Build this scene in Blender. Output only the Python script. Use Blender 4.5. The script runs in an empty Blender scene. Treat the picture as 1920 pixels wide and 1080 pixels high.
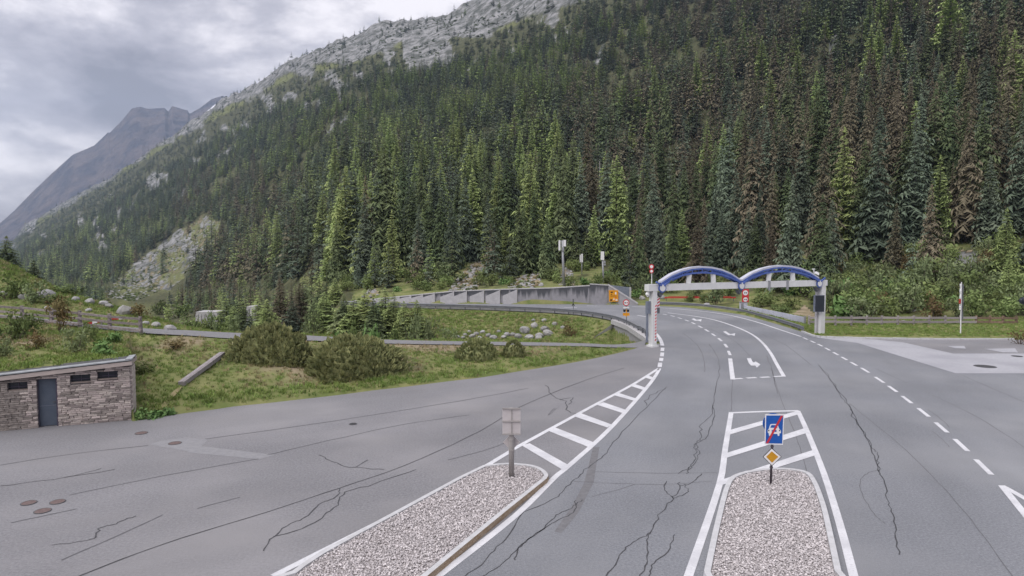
import bpy, bmesh, math, random
import numpy as np
from mathutils import Vector, Matrix

random.seed(7)
RNG = np.random.default_rng(7)
scene = bpy.context.scene
COL = scene.collection

# ---------------------------------------------------------------- camera, sky, sun, exposure
F = 1250.0; H = 7.3; HORIZON = 470.0
PITCH = math.atan((540 - HORIZON) / F)
CP, SP = math.cos(PITCH), math.sin(PITCH)
cam_d = bpy.data.cameras.new('camera'); cam = bpy.data.objects.new('camera', cam_d); COL.objects.link(cam)
cam.location = (0, 0, H); cam.rotation_euler = (math.pi / 2 - PITCH, 0, 0)
cam_d.sensor_width = 36; cam_d.lens = 36 * F / 1920; cam_d.clip_start = 0.1; cam_d.clip_end = 20000
scene.camera = cam
scene.view_settings.view_transform = 'Standard'; scene.view_settings.look = 'None'
scene.view_settings.exposure = 1.25; scene.view_settings.gamma = 1.0
scene.view_settings.use_curve_mapping = False
SUN_EL, SUN_ROT = math.radians(58), math.radians(-50)

w = bpy.data.worlds.new('World'); scene.world = w; w.use_nodes = True
nt = w.node_tree; nt.nodes.clear(); N = nt.nodes.new; L = nt.links.new
out = N('ShaderNodeOutputWorld'); mixs = N('ShaderNodeMixShader'); bg1 = N('ShaderNodeBackground'); bg2 = N('ShaderNodeBackground')
sky = N('ShaderNodeTexSky'); sky.sky_type = 'NISHITA'; sky.sun_disc = False
sky.sun_elevation = SUN_EL; sky.sun_rotation = SUN_ROT
bg1.inputs[1].default_value = 0.06; L(sky.outputs[0], bg1.inputs[0])
tc = N('ShaderNodeTexCoord'); sep = N('ShaderNodeSeparateXYZ'); L(tc.outputs['Generated'], sep.inputs[0])
mx = N('ShaderNodeMath'); mx.operation = 'MAXIMUM'; mx.inputs[1].default_value = 0.0; L(sep.outputs[2], mx.inputs[0])
ad = N('ShaderNodeMath'); ad.operation = 'ADD'; ad.inputs[1].default_value = 0.26; L(mx.outputs[0], ad.inputs[0])
dx = N('ShaderNodeMath'); dx.operation = 'DIVIDE'; L(sep.outputs[0], dx.inputs[0]); L(ad.outputs[0], dx.inputs[1])
dy = N('ShaderNodeMath'); dy.operation = 'DIVIDE'; L(sep.outputs[1], dy.inputs[0]); L(ad.outputs[0], dy.inputs[1])
cmb = N('ShaderNodeCombineXYZ'); L(dx.outputs[0], cmb.inputs[0]); L(dy.outputs[0], cmb.inputs[1])
n1 = N('ShaderNodeTexNoise'); n1.inputs['Scale'].default_value = 3.4; n1.inputs['Detail'].default_value = 9; n1.inputs['Roughness'].default_value = 0.60
n1.inputs['Distortion'].default_value = 0.12; mpw = N('ShaderNodeMapping'); mpw.inputs['Scale'].default_value = (1.0, 1.0, 2.3); L(tc.outputs['Generated'], mpw.inputs[0]); L(mpw.outputs[0], n1.inputs['Vector'])
r1 = N('ShaderNodeValToRGB'); L(n1.outputs[0], r1.inputs[0])
cr = r1.color_ramp; cr.elements[0].position = 0.385; cr.elements[0].color = (0.138, 0.132, 0.152, 1)
cr.elements[1].position = 0.625; cr.elements[1].color = (0.50, 0.475, 0.49, 1)
e = cr.elements.new(0.455); e.color = (0.208, 0.198, 0.224, 1)
e = cr.elements.new(0.52); e.color = (0.280, 0.268, 0.294, 1)
L(r1.outputs[0], bg2.inputs[0]); bg2.inputs[1].default_value = 1.0
mixs.inputs[0].default_value = 0.95; L(bg1.outputs[0], mixs.inputs[1]); L(bg2.outputs[0], mixs.inputs[2]); L(mixs.outputs[0], out.inputs[0])

sun_d = bpy.data.lights.new('sun', 'SUN'); sun = bpy.data.objects.new('sun', sun_d); COL.objects.link(sun)
sun_d.energy = 1.5; sun_d.angle = math.radians(75); sun_d.color = (1.0, 0.97, 0.94)
sd = Vector((math.sin(SUN_ROT) * math.cos(SUN_EL), math.cos(SUN_ROT) * math.cos(SUN_EL) * -1.0, math.sin(SUN_EL)))
sun.rotation_euler = sd.to_track_quat('Z', 'Y').to_euler(); sun.location = (0, 0, 300)
scene.cycles.max_bounces = 5; scene.cycles.diffuse_bounces = 3; scene.cycles.glossy_bounces = 2; scene.cycles.volume_bounces = 0
scene.cycles.transparent_max_bounces = 6; scene.cycles.use_denoising = True

# ---------------------------------------------------------------- pixel <-> place
def ray(px, py):
    u = (px - 960) / F; v = (540 - py) / F
    return (u, CP + v * SP, -SP + v * CP)
def G(px, py, z=0.0):
    d = ray(px, py); t = (z - H) / d[2]
    return Vector((d[0] * t, d[1] * t, z))
def A(px, py, Y):
    d = ray(px, py); t = Y / d[1]
    return Vector((d[0] * t, Y, H + d[2] * t))
def W(px, Y, z=0.0):
    dep = Y * CP + (H - z) * SP
    return Vector(((px - 960) / F * dep, Y, z))
def proj(X, Y, Z):
    dep = Y * CP + (H - Z) * SP; up = Y * SP - (H - Z) * CP
    return 960 + F * X / dep, 540 - F * up / dep
def inpoly(px, py, poly):
    r = np.zeros(px.shape, bool); n = len(poly)
    for i in range(n):
        x0, y0 = poly[i]; x1, y1 = poly[(i + 1) % n]
        c = ((y0 > py) != (y1 > py)) & (px < (x1 - x0) * (py - y0) / ((y1 - y0) or 1e-9) + x0)
        r ^= c
    return r

# ---------------------------------------------------------------- noise
_perm = RNG.random((256, 256))
def vnoise(x, y):
    xi = np.floor(x).astype(int); yi = np.floor(y).astype(int); fx = x - xi; fy = y - yi
    fx = fx * fx * (3 - 2 * fx); fy = fy * fy * (3 - 2 * fy)
    g = lambda a, b: _perm[a & 255, b & 255]
    return (g(xi, yi) * (1 - fx) + g(xi + 1, yi) * fx) * (1 - fy) + (g(xi, yi + 1) * (1 - fx) + g(xi + 1, yi + 1) * fx) * fy
def fbm(x, y, o=4):
    s = 0; a = 0.5
    for i in range(o):
        s = s + a * (vnoise(x + 17.3 * i, y - 9.1 * i) - 0.5); x = x * 2.03; y = y * 2.03; a *= 0.5
    return s

# ---------------------------------------------------------------- terrain profile: knots along each azimuth
def knot(rows):
    pts = []
    for r in rows:
        p = W(*r); pts.append((p.x / p.y, p.y, r[2]))
    pts.sort(); a = np.array(pts); return a[:, 0], a[:, 1], a[:, 2]
EDGE = [(250, 790), (330, 777), (400, 768), (440, 762), (500, 756), (570, 748), (640, 740), (700, 732), (770, 724), (840, 715), (900, 708), (950, 700), (1000, 692), (1050, 684), (1100, 675), (1150, 664), (1190, 654)]
Bw = G(246, 787); Aw = G(-40, 811.5)             # foot of the stone hut's front wall
wall_dir = (Aw - Bw).normalized(); wall_n = Vector((wall_dir.y, -wall_dir.x, 0));
if wall_n.y > 0: wall_n = -wall_n
def edge_rows(off, z):
    r = []
    for px, py in EDGE:
        p = G(px, py); r.append((px, p.y + off, z))
    return r
def wall_Y(px): # depth of hut wall at column
    d = ray(px, 800); az = d[0] / d[1]
    t = (wall_n.x * Bw.x + wall_n.y * Bw.y) / (wall_n.x * az + wall_n.y)
    return t
ROADEDGE = [(1240, 574), (1290, 577), (1340, 583), (1390, 590), (1440, 603), (1490, 618), (1530, 631)]
redge = [(px, G(px, py).y) for px, py in ROADEDGE] + [(1700, 55.4), (1900, 55.2), (2600, 55.2)]
K = []
# k0 asphalt edge (low side), k1 just behind it
K.append(knot([(c, wall_Y(c) + .5, -.08) for c in (-900, -300, 0, 120, 243)] + edge_rows(0.0, -.08) + [(1205, 50.4, -.08), (1222, 51, -.08)] + [(c, y - 3, -.08) for c, y in redge]))
K.append(knot([(c, wall_Y(c) + .75, 2.35) for c in (-900, -300, 0)] + [(120, wall_Y(120) + .75, 2.4), (243, wall_Y(243) + .75, 2.45)] + edge_rows(0.25, .06) + [(1205, 50.6, -.08), (1222, 51.3, -.08)] + [(c, y - 2.8, -.08) for c, y in redge]))
# k2 crest / near edge of lane, k3 far edge of lane
CREST = [(-900, 50, 3.0), (-300, 47, 2.9), (0, 44, 2.8), (100, 41.5, 2.7), (247, 38.8, 2.5), (350, 39.2, 2.25), (440, 39.7, 2.0), (570, 40.4, 1.8), (700, 42.0, 1.4), (840, 44.2, 1.0), (1000, 46.5, .6), (1100, 47.5, .4), (1150, 48.2, .22), (1190, 49.8, .0)]
LANEW = [2.2, 2.2, 2.2, 2.2, 2.3, 2.6, 2.8, 2.4, 1.9, 1.7, 1.7, 1.9, 2.2, 2.6]
LANEZ = [3.0, 2.9, 2.8, 2.7, 2.5, 2.25, 2.0, 1.8, 1.4, 1.0, .6, .35, .12, -.05]
K.append(knot(CREST + [(1205, 51.0, -.08), (1222, 51.6, -.08)] + [(c, y - 2.5, -.08) for c, y in redge]))
K.append(knot([(c, y + dw, z2) for (c, y, z), dw, z2 in zip(CREST, LANEW, LANEZ)] + [(1205, 53, -.08), (1222, 53, -.08)] + [(c, y - 2.2, -.08) for c, y in redge]))
# k4, k5: what lies behind the lane (knoll at left, hollow in the middle)
K.append(knot([(-900, 62, 12), (-300, 62, 10), (0, 62, 6.3), (60, 61, 4.9), (100, 60, 3.9), (180, 56, 2.9), (247, 52, 2.4), (330, 51, 1.6), (440, 50, 1.0), (570, 48, .8), (700, 49, .3), (840, 50, .2), (1000, 52, 0), (1100, 53, -.3), (1150, 53.5, -.5), (1190, 54, -.4), (1205, 54, -.3), (1222, 53.4, -.08)] + [(c, y - 2, -.08) for c, y in redge]))
K.append(knot([(-900, 85, 10), (-300, 80, 8), (0, 75, 4.5), (100, 75, 1), (247, 65, -.5), (440, 62, -2.5), (570, 60, -3), (700, 63, -3), (840, 69, -2.7), (1000, 70.5, -2.5), (1100, 67, -2.2), (1148, 67.5, -2.1), (1156, 67.0, -2.1), (1190, 61.0, -1.5), (1205, 57.0, -.7), (1218, 54, -.3), (1222, 53.6, -.08)] + [(c, y - 1.8, -.08) for c, y in redge]))
# k6 near edge of the main road beyond the gantry, k7 its far edge
GRAIL = [(1218, 53.6), (1212, 55.5), (1205, 57.8), (1180, 63.8), (1150, 69.3), (1100, 74.5), (1050, 77.5), (1000, 79.5), (900, 82.4), (800, 84.4), (700, 86.5), (640, 88)]
WALLB = [(1180, 89.6), (1140, 90.6), (1000, 91.0), (850, 92.0), (770, 93.2), (700, 95), (640, 97)]
K.append(knot([(-900, 200, -8), (0, 200, -10), (100, 200, -12), (247, 150, -12), (440, 120, -8), (570, 95, -5)] + [(c, y, -.08) for c, y in GRAIL] + [(1224, 54, -.08)] + [(c, y - 1.5, -.08) for c, y in redge]))
K.append(knot([(-900, 1100, -36), (-300, 1100, -36), (20, 900, -36), (100, 700, -32), (200, 560, -26), (340, 400, -22), (430, 320, -17), (560, 180, -8), (610, 120, -3)] + [(c, y, -.08) for c, y in WALLB] + [(c, y, -.08) for c, y in redge]))
# k8 just behind (wall top / verge), k9 foot of the hillside
WTOP = {1180: .15, 1140: 2.0, 1000: 1.9, 850: 1.55, 770: 1.1, 700: .7, 640: .4}
K.append(knot([(-900, 1110, -35), (-300, 1110, -35), (20, 910, -35), (100, 710, -31), (200, 570, -25), (340, 410, -21), (430, 330, -16), (560, 190, -7), (610, 125, -2)] + [(c, y + .55, WTOP[c]) for c, y in WALLB] + [(c, y + .4, .1) for c, y in redge]))
K.append(knot([(-900, 1150, -32), (-300, 1150, -32), (20, 940, -33), (100, 730, -29), (200, 590, -23), (340, 430, -19), (430, 345, -14), (560, 200, -5), (610, 135, -1)] + [(c, y + 2.5, WTOP[c] + .3) for c, y in WALLB] + [(1240, 90.5, .3), (1290, 88, .3), (1340, 83.5, .3), (1390, 79, .4), (1440, 73, .4), (1490, 68, .4), (1530, 66, .3), (1700, 66, .3), (1900, 65, .3), (2600, 64, .3)]))
# ridge: column, photo row, depth
RIDGE = [(-900, 520, 3000), (-100, 490, 2800), (32, 449, 2700), (50, 424, 2650), (125, 379, 2550), (205, 339, 2400), (250, 311, 2300), (300, 274, 2200), (362, 234, 2080), (425, 187, 1980), (437, 185, 1960), (500, 152, 1840), (567, 110, 1700), (627, 86, 1600), (693, 62, 1500), (723, 47, 1460), (793, 42, 1380), (837, 32, 1330), (893, 6, 1280), (930, -14, 1250), (1000, -45, 1190), (1100, -90, 1100), (1300, -180, 960), (1500, -270, 860), (1920, -430, 710), (2600, -560, 600)]
_r = sorted([((px - 960) / F / CP, Y, H + (HORIZON - py) / F * Y) for px, py, Y in RIDGE]); RA = np.array(_r)
def height(X, Y, rough=True):
    X = np.asarray(X, float); Y = np.asarray(Y, float); az = X / np.maximum(Y, 1e-3)
    ys = [np.interp(az, k[0], k[1]) for k in K]; zs = [np.interp(az, k[0], k[2]) for k in K]
    z = zs[0].copy()
    for i in range(len(K) - 1):
        t = np.clip((Y - ys[i]) / np.maximum(ys[i + 1] - ys[i], 1e-3), 0, 1)
        if i in (3, 4, 6): t = t * t * (3 - 2 * t) * .6 + t * .4
        z += (zs[i + 1] - zs[i]) * t
    yr = np.interp(az, RA[:, 0], RA[:, 1]); zr = np.interp(az, RA[:, 0], RA[:, 2])
    p = np.interp(az, [-.7, -.3, 0, .5, .9], [1.3, 1.45, 1.55, 1.5, 1.35])
    s = (Y - ys[-1]) / (yr - ys[-1])
    hill = (zr - zs[-1]) * np.clip(s, 0, 1) ** p
    over = np.clip(s - 1, 0, None)
    z += hill - over * (zr - zs[-1]) * .55
    if rough:
        d = np.clip(Y - ys[-1], 0, None)
        amp = np.minimum(d * .055, 16.0) * np.clip((1.12 - s) * 6, .12, 1)
        z += amp * fbm(X / 70, Y / 70, 5) * 2.0
        # fall-line gullies
        z += np.minimum(d * .02, 6.0) * np.clip((1.1 - s) * 6, 0, 1) * fbm((X + .35 * Y) / 38, Y / 400, 3)
        z += np.clip((s - .7) * 4, 0, 1) * np.clip((1.12 - s) * 7, .25, 1) * 22 * fbm(X / 45, Y / 45, 5)
        m1 = np.clip((Y - ys[1]) / .8, 0, 1) * np.clip((ys[2] - Y) / .8, 0, 1) * (ys[2] - ys[1] > 1.5)
        m2 = np.clip((Y - ys[3]) / 2.5, 0, 1) * np.clip((ys[6] - Y) / 2.5, 0, 1) * (ys[6] - ys[3] > 2)
        z += m1 * .35 * fbm(X / 2.2, Y / 2.2, 4) + m2 * .9 * fbm(X / 4, Y / 4, 4)
        m3 = np.clip((Y - ys[8]) / 3, 0, 1); z += m3 * .7 * fbm(X / 5, Y / 5, 3)
    return z
def h1(x, y): return float(height(np.array([x]), np.array([y]))[0])
_my = np.geomspace(16, 2900, 2600)
def T(px, py):
    """first place where the line of sight meets the terrain"""
    d = ray(px, py); X = d[0] / d[1] * _my; Z = H + d[2] / d[1] * _my
    hh = height(X, _my); i = int(np.argmax(Z < hh))
    if not (Z[i] < hh[i]): i = len(_my) - 1
    return Vector((X[i], _my[i], hh[i]))

# ---------------------------------------------------------------- materials
MATS = {}
def mat(name, col, col2=None, scale=4.0, rough=.85, rnd=0.0, bump=0.0, metal=0.0, spec=.3, detail=6, lo=.35, hi=.65, coord='pos', stretch=None, emit=None, col3=None, scale3=.5):
    m = bpy.data.materials.new(name); m.use_nodes = True; t = m.node_tree; n = t.nodes; b = n['Principled BSDF']
    b.inputs['Roughness'].default_value = rough; b.inputs['Metallic'].default_value = metal
    b.inputs['Specular IOR Level'].default_value = spec
    c4 = lambda c: (c[0], c[1], c[2], 1)
    src = None
    vec = None
    if coord == 'pos': g = n.new('ShaderNodeNewGeometry'); vec = g.outputs['Position']
    else: g = n.new('ShaderNodeTexCoord'); vec = g.outputs['Object']
    if stretch:
        mp = n.new('ShaderNodeMapping'); mp.inputs['Scale'].default_value = stretch; t.links.new(vec, mp.inputs[0]); vec = mp.outputs[0]
    if col2 is not None:
        no = n.new('ShaderNodeTexNoise'); no.inputs['Scale'].default_value = scale; no.inputs['Detail'].default_value = detail
        no.inputs['Roughness'].default_value = .65; t.links.new(vec, no.inputs['Vector'])
        mr = n.new('ShaderNodeMapRange'); mr.inputs[1].default_value = lo; mr.inputs[2].default_value = hi; t.links.new(no.outputs[0], mr.inputs[0])
        mi = n.new('ShaderNodeMix'); mi.data_type = 'RGBA'; mi.inputs[6].default_value = c4(col); mi.inputs[7].default_value = c4(col2)
        t.links.new(mr.outputs[0], mi.inputs[0]); src = mi.outputs[2]
        if col3 is not None:
            no3 = n.new('ShaderNodeTexNoise'); no3.inputs['Scale'].default_value = scale3; no3.inputs['Detail'].default_value = 4; t.links.new(vec, no3.inputs['Vector'])
            mr3 = n.new('ShaderNodeMapRange'); mr3.inputs[1].default_value = .42; mr3.inputs[2].default_value = .68; t.links.new(no3.outputs[0], mr3.inputs[0])
            mi3 = n.new('ShaderNodeMix'); mi3.data_type = 'RGBA'; t.links.new(src, mi3.inputs[6]); mi3.inputs[7].default_value = c4(col3); t.links.new(mr3.outputs[0], mi3.inputs[0]); src = mi3.outputs[2]
        if bump:
            bp = n.new('ShaderNodeBump'); bp.inputs['Strength'].default_value = bump; bp.inputs['Distance'].default_value = .03
            t.links.new(no.outputs[0], bp.inputs['Height']); t.links.new(bp.outputs[0], b.inputs['Normal'])
    if rnd:
        oi = n.new('ShaderNodeObjectInfo'); hs = n.new('ShaderNodeHueSaturation')
        mr = n.new('ShaderNodeMapRange'); mr.inputs[3].default_value = 1 - rnd; mr.inputs[4].default_value = 1 + rnd
        t.links.new(oi.outputs['Random'], mr.inputs[0]); t.links.new(mr.outputs[0], hs.inputs['Value'])
        ml = n.new('ShaderNodeMath'); ml.operation = 'MULTIPLY'; ml.inputs[1].default_value = 7.13; t.links.new(oi.outputs['Random'], ml.inputs[0])
        fr = n.new('ShaderNodeMath'); fr.operation = 'FRACT'; t.links.new(ml.outputs[0], fr.inputs[0])
        m2 = n.new('ShaderNodeMapRange'); m2.inputs[3].default_value = .5 - rnd * .035; m2.inputs[4].default_value = .5 + rnd * .035
        t.links.new(fr.outputs[0], m2.inputs[0]); t.links.new(m2.outputs[0], hs.inputs['Hue'])
        if src is not None: t.links.new(src, hs.inputs['Color'])
        else: hs.inputs['Color'].default_value = c4(col)
        src = hs.outputs[0]
    if src is not None: t.links.new(src, b.inputs['Base Color'])
    else: b.inputs['Base Color'].default_value = c4(col)
    if emit: b.inputs['Emission Color'].default_value = c4(emit[0]); b.inputs['Emission Strength'].default_value = emit[1]
    MATS[name] = m; return m

mat('asphalt', (.155, .153, .165), (.235, .232, .245), 14.0, .9, bump=.4, col3=(.232, .226, .235), scale3=.22)
mat('road_asphalt', (.150, .156, .174), (.228, .234, .254), 16.0, .88, bump=.4, col3=(.222, .226, .242), scale3=.2)
mat('lane_gravel', (.17, .168, .18), (.23, .228, .235), 6.0, .95, bump=.3)
mat('pale_concrete', (.33, .33, .36), (.40, .40, .43), 5.0, .85, bump=.1, col3=(.30, .30, .33), scale3=.3)
mat('paint', (.62, .62, .65), (.36, .36, .385), 14.0, .75, lo=.50, hi=.80, col3=(.50, .50, .53), scale3=1.2)
mat('crack', (.045, .045, .05), (.075, .075, .082), 6.0, .8)
mat('seam', (.105, .105, .115), (.14, .14, .15), 6.0, .85)
mat('stain', (.135, .133, .142), (.175, .174, .185), 5.0, .9)
mat('patch', (.215, .214, .228), (.255, .254, .266), 5.0, .9)
mat('rust', (.14, .098, .095), (.19, .145, .14), 12.0, .8)
mat('iron', (.06, .06, .065), (.09, .09, .095), 10, .7)
mat('kerb', (.52, .52, .54), (.43, .43, .44), 5.0, .85, bump=.1)
mat('kerb_face', (.24, .165, .10), (.36, .29, .22), 5.0, .85, stretch=(1, 1, 3))
mat('gravel', (.56, .525, .53), (.40, .37, .375), 8.0, .9, rnd=.35)
mat('gravel_bed', (.28, .255, .255), (.40, .37, .37), 40.0, .95)
mat('concrete', (.34, .33, .34), (.27, .265, .275), 3.0, .9, bump=.15)
mat('light_concrete', (.47, .46, .47), (.38, .37, .38), 2.5, .9, bump=.1)
mat('white_metal', (.68, .68, .68), (.60, .60, .60), 1.2, .5)
mat('lavender_metal', (.52, .53, .61), (.45, .46, .54), .8, .5)
mat('blue_metal', (.060, .105, .33), (.085, .135, .38), 1.5, .5)
mat('arch_glass', (.05, .075, .09), None, rough=.15)
mat('galvanised', (.26, .265, .285), (.33, .335, .35), 2.0, .5, metal=.3)
mat('rail_steel', (.15, .155, .175), (.20, .205, .225), 2.0, .55, metal=.2)
mat('dark_steel', (.10, .105, .12), (.14, .145, .16), 3.0, .6)
mat('blue_grey', (.15, .17, .22), (.19, .21, .26), 3.0, .6)
mat('screen', (.022, .027, .036), None, rough=.4)
mat('red', (.45, .035, .03), (.36, .03, .028), 6.0, .6)
mat('sign_red', (.52, .035, .045), None, rough=.5)
mat('sign_white', (.74, .73, .74), None, rough=.5)
mat('sign_blue', (.012, .085, .36), (.016, .10, .40), 8, .5)
mat('sign_yellow', (.58, .29, .02), (.52, .25, .015), 9, .5)
mat('sign_orange', (.72, .31, .015), (.62, .26, .012), 3, .5)
mat('sign_black', (.015, .015, .018), None, rough=.5)
mat('sign_back', (.46, .425, .43), (.52, .48, .48), 5, .6)
mat('post_grey', (.30, .28, .275), (.36, .335, .325), 5, .6)
mat('post_dark', (.075, .062, .075), None, rough=.6)
mat('stone', (.48, .42, .39), (.27, .228, .215), 7.0, .9, rnd=.45, bump=.5, coord='obj')
mat('mortar', (.09, .08, .084), (.13, .12, .12), 9, .95)
mat('door', (.075, .095, .13), (.10, .12, .155), 2.0, .5)
mat('door_frame', (.07, .06, .09), None, rough=.6)
mat('fascia', (.47, .40, .37), (.36, .31, .29), 3.0, .85, stretch=(1, 1, 6))
mat('flashing', (.36, .38, .40), (.22, .23, .24), 3.0, .45)
mat('pane', (.035, .04, .05), None, rough=.1)
mat('sill', (.27, .225, .20), (.21, .17, .155), 5, .8)
mat('old_wood', (.36, .325, .325), (.23, .205, .205), 5.0, .9, stretch=(2, 2, 14), rnd=.2)
mat('grey_timber', (.27, .235, .235), (.16, .138, .14), 5.0, .9, rnd=.2)
mat('brown_wood', (.24, .17, .12), (.16, .115, .08), 5.0, .9, rnd=.2)
mat('beam_wood', (.33, .30, .31), (.22, .20, .205), 6.0, .9)
mat('bark', (.10, .085, .075), (.055, .047, .042), 8.0, .95)
mat('dead_bark', (.19, .175, .175), (.12, .11, .11), 8.0, .95)
mat('spruce_green', (.066, .092, .046), (.138, .168, .080), .35, .9, rnd=.45, spec=.1)
mat('spruce_blue', (.080, .106, .076), (.145, .176, .122), .35, .9, rnd=.4, spec=.1)
mat('spruce_brown', (.108, .096, .064), (.176, .154, .104), .35, .9, rnd=.35, spec=.1)
mat('larch_green', (.225, .290, .100), (.325, .385, .160), .4, .9, rnd=.3, spec=.1)
mat('pine_bush', (.150, .178, .078), (.37, .375, .175), 3.2, .9, rnd=.15, spec=.1)
mat('leaf_green', (.110, .150, .050), (.185, .225, .085), 1.5, .85, rnd=.3, spec=.15)
mat('leaf_grey', (.115, .150, .070), (.20, .235, .115), 1.5, .85, rnd=.25, spec=.15)
mat('leaf_rust', (.15, .095, .05), (.15, .135, .06), 1.5, .9, rnd=.25, spec=.1)
mat('leaf_fresh', (.095, .18, .05), (.15, .24, .085), 2.5, .8, rnd=.2, spec=.2)
mat('twig', (.13, .10, .085), (.08, .06, .05), 4, .95)
mat('grass_green', (.145, .220, .055), (.23, .29, .09), .8, .9, rnd=.35, spec=.1)
mat('grass_dry', (.35, .285, .17), (.27, .245, .125), .8, .9, rnd=.35, spec=.1)
mat('flower', (.6, .55, .2), None, rough=.8)
mat('boulder', (.36, .355, .36), (.20, .195, .20), 2.2, .9, bump=.6, rnd=.2, col3=(.27, .265, .25), scale3=.9)

for nm, ang in (('asphalt', -.42), ('road_asphalt', .30)):
    m = MATS[nm]; t = m.node_tree; n = t.nodes; l = t.links.new; b = n['Principled BSDF']; base = b.inputs['Base Color'].links[0].from_socket; g = n.new('ShaderNodeNewGeometry')
    for sc_, st_, amt in ((1.0, (.5, .06, 1), .06), (1.0, (.16, .12, 1), .12), (120.0, (1, 1, 1), .20)):
        mp = n.new('ShaderNodeMapping'); mp.vector_type = 'TEXTURE'; mp.inputs['Rotation'].default_value = (0, 0, -1.1 if nm == 'asphalt' else -.35); mp.inputs['Scale'].default_value = tuple(1 / q for q in st_); l(g.outputs['Position'], mp.inputs[0])
        no = n.new('ShaderNodeTexNoise'); no.inputs['Scale'].default_value = sc_; no.inputs['Detail'].default_value = 5; l(mp.outputs[0], no.inputs['Vector'])
        mr = n.new('ShaderNodeMapRange'); mr.inputs[1].default_value = .3; mr.inputs[2].default_value = .7; mr.inputs[3].default_value = 1 - amt; mr.inputs[4].default_value = 1 + amt; l(no.outputs[0], mr.inputs[0])
        vm = n.new('ShaderNodeVectorMath'); vm.operation = 'SCALE'; l(base, vm.inputs[0]); l(mr.outputs[0], vm.inputs['Scale']); base = vm.outputs[0]
    l(base, b.inputs['Base Color'])

# retaining wall: pale concrete with dark run-off streaks hanging from the coping
m = mat('stained_wall', (.32, .31, .33), (.26, .255, .27), 2.0, .9)
t = m.node_tree; n = t.nodes; l = t.links.new; b = n['Principled BSDF']; base = b.inputs['Base Color'].links[0].from_socket
tcn = n.new('ShaderNodeTexCoord'); mp = n.new('ShaderNodeMapping'); mp.inputs['Scale'].default_value = (1.3, 1.3, .12); g = n.new('ShaderNodeNewGeometry')
l(g.outputs['Position'], mp.inputs[0]); no = n.new('ShaderNodeTexNoise'); no.inputs['Scale'].default_value = 1.6; no.inputs['Detail'].default_value = 6; l(mp.outputs[0], no.inputs[0])
sp_ = n.new('ShaderNodeSeparateXYZ'); l(tcn.outputs['Generated'], sp_.inputs[0])
am = n.new('ShaderNodeMath'); am.operation = 'MULTIPLY_ADD'; am.inputs[1].default_value = 1.5; am.inputs[2].default_value = -1.20; l(no.outputs[0], am.inputs[0])
a2 = n.new('ShaderNodeMath'); a2.operation = 'ADD'; l(am.outputs[0], a2.inputs[0]); l(sp_.outputs[2], a2.inputs[1])
mr = n.new('ShaderNodeMapRange'); mr.inputs[1].default_value = 0.05; mr.inputs[2].default_value = .35; l(a2.outputs[0], mr.inputs[0])
mi = n.new('ShaderNodeMix'); mi.data_type = 'RGBA'; l(mr.outputs[0], mi.inputs[0]); l(base, mi.inputs[6]); mi.inputs[7].default_value = (.085, .088, .098, 1); l(mi.outputs[2], b.inputs['Base Color'])

# terrain: cover weights come from the 'cover' attribute (R rock, G meadow, B dry earth), rest is forest floor
m = bpy.data.materials.new('ground_cover'); m.use_nodes = True; MATS['ground_cover'] = m
t = m.node_tree; n = t.nodes; l = t.links.new; b = n['Principled BSDF']; b.inputs['Roughness'].default_value = .95; b.inputs['Specular IOR Level'].default_value = .1
g = n.new('ShaderNodeNewGeometry'); at = n.new('ShaderNodeAttribute'); at.attribute_name = 'cover'; sp_ = n.new('ShaderNodeSeparateColor'); l(at.outputs['Color'], sp_.inputs[0])
def two(c1, c2, scale, lo=.38, hi=.62, stretch=None, det=8):
    v = g.outputs['Position']
    if stretch: mp = n.new('ShaderNodeMapping'); mp.inputs['Scale'].default_value = stretch; l(v, mp.inputs[0]); v = mp.outputs[0]
    no = n.new('ShaderNodeTexNoise'); no.inputs['Scale'].default_value = scale; no.inputs['Detail'].default_value = det; no.inputs['Roughness'].default_value = .7; l(v, no.inputs[0])
    mr = n.new('ShaderNodeMapRange'); mr.inputs[1].default_value = lo; mr.inputs[2].default_value = hi; l(no.outputs[0], mr.inputs[0])
    mi = n.new('ShaderNodeMix'); mi.data_type = 'RGBA'; l(mr.outputs[0], mi.inputs[0]); mi.inputs[6].default_value = (*c1, 1); mi.inputs[7].default_value = (*c2, 1)
    return mi.outputs[2], no.outputs[0]
floor_c, _ = two((.048, .054, .028), (.100, .100, .054), .16)
rock_c, rock_n = two((.085, .09, .080), (.29, .286, .29), .06, .42, .60)
mead_c, _ = two((.115, .145, .048), (.215, .21, .095), .5)
dry_c, _ = two((.18, .15, .09), (.33, .27, .195), .7)
prev = floor_c
for sock, c in ((2, dry_c), (1, mead_c), (0, rock_c)):
    no = n.new('ShaderNodeTexNoise'); no.inputs['Scale'].default_value = .6; no.inputs['Detail'].default_value = 6; l(g.outputs['Position'], no.inputs[0])
    ad = n.new('ShaderNodeMath'); ad.operation = 'MULTIPLY_ADD'; ad.inputs[1].default_value = .9; ad.inputs[2].default_value = -.45; l(no.outputs[0], ad.inputs[0])
    su = n.new('ShaderNodeMath'); su.operation = 'ADD'; l(ad.outputs[0], su.inputs[0]); l(sp_.outputs[sock], su.inputs[1])
    mr = n.new('ShaderNodeMapRange'); mr.inputs[1].default_value = .35; mr.inputs[2].default_value = .65; l(su.outputs[0], mr.inputs[0])
    mi = n.new('ShaderNodeMix'); mi.data_type = 'RGBA'; l(mr.outputs[0], mi.inputs[0]); l(prev, mi.inputs[6]); l(c, mi.inputs[7]); prev = mi.outputs[2]
l(prev, b.inputs['Base Color'])
no = n.new('ShaderNodeTexNoise'); no.inputs['Scale'].default_value = .12; no.inputs['Detail'].default_value = 9; no.inputs['Roughness'].default_value = .65; l(g.outputs['Position'], no.inputs[0])
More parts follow.
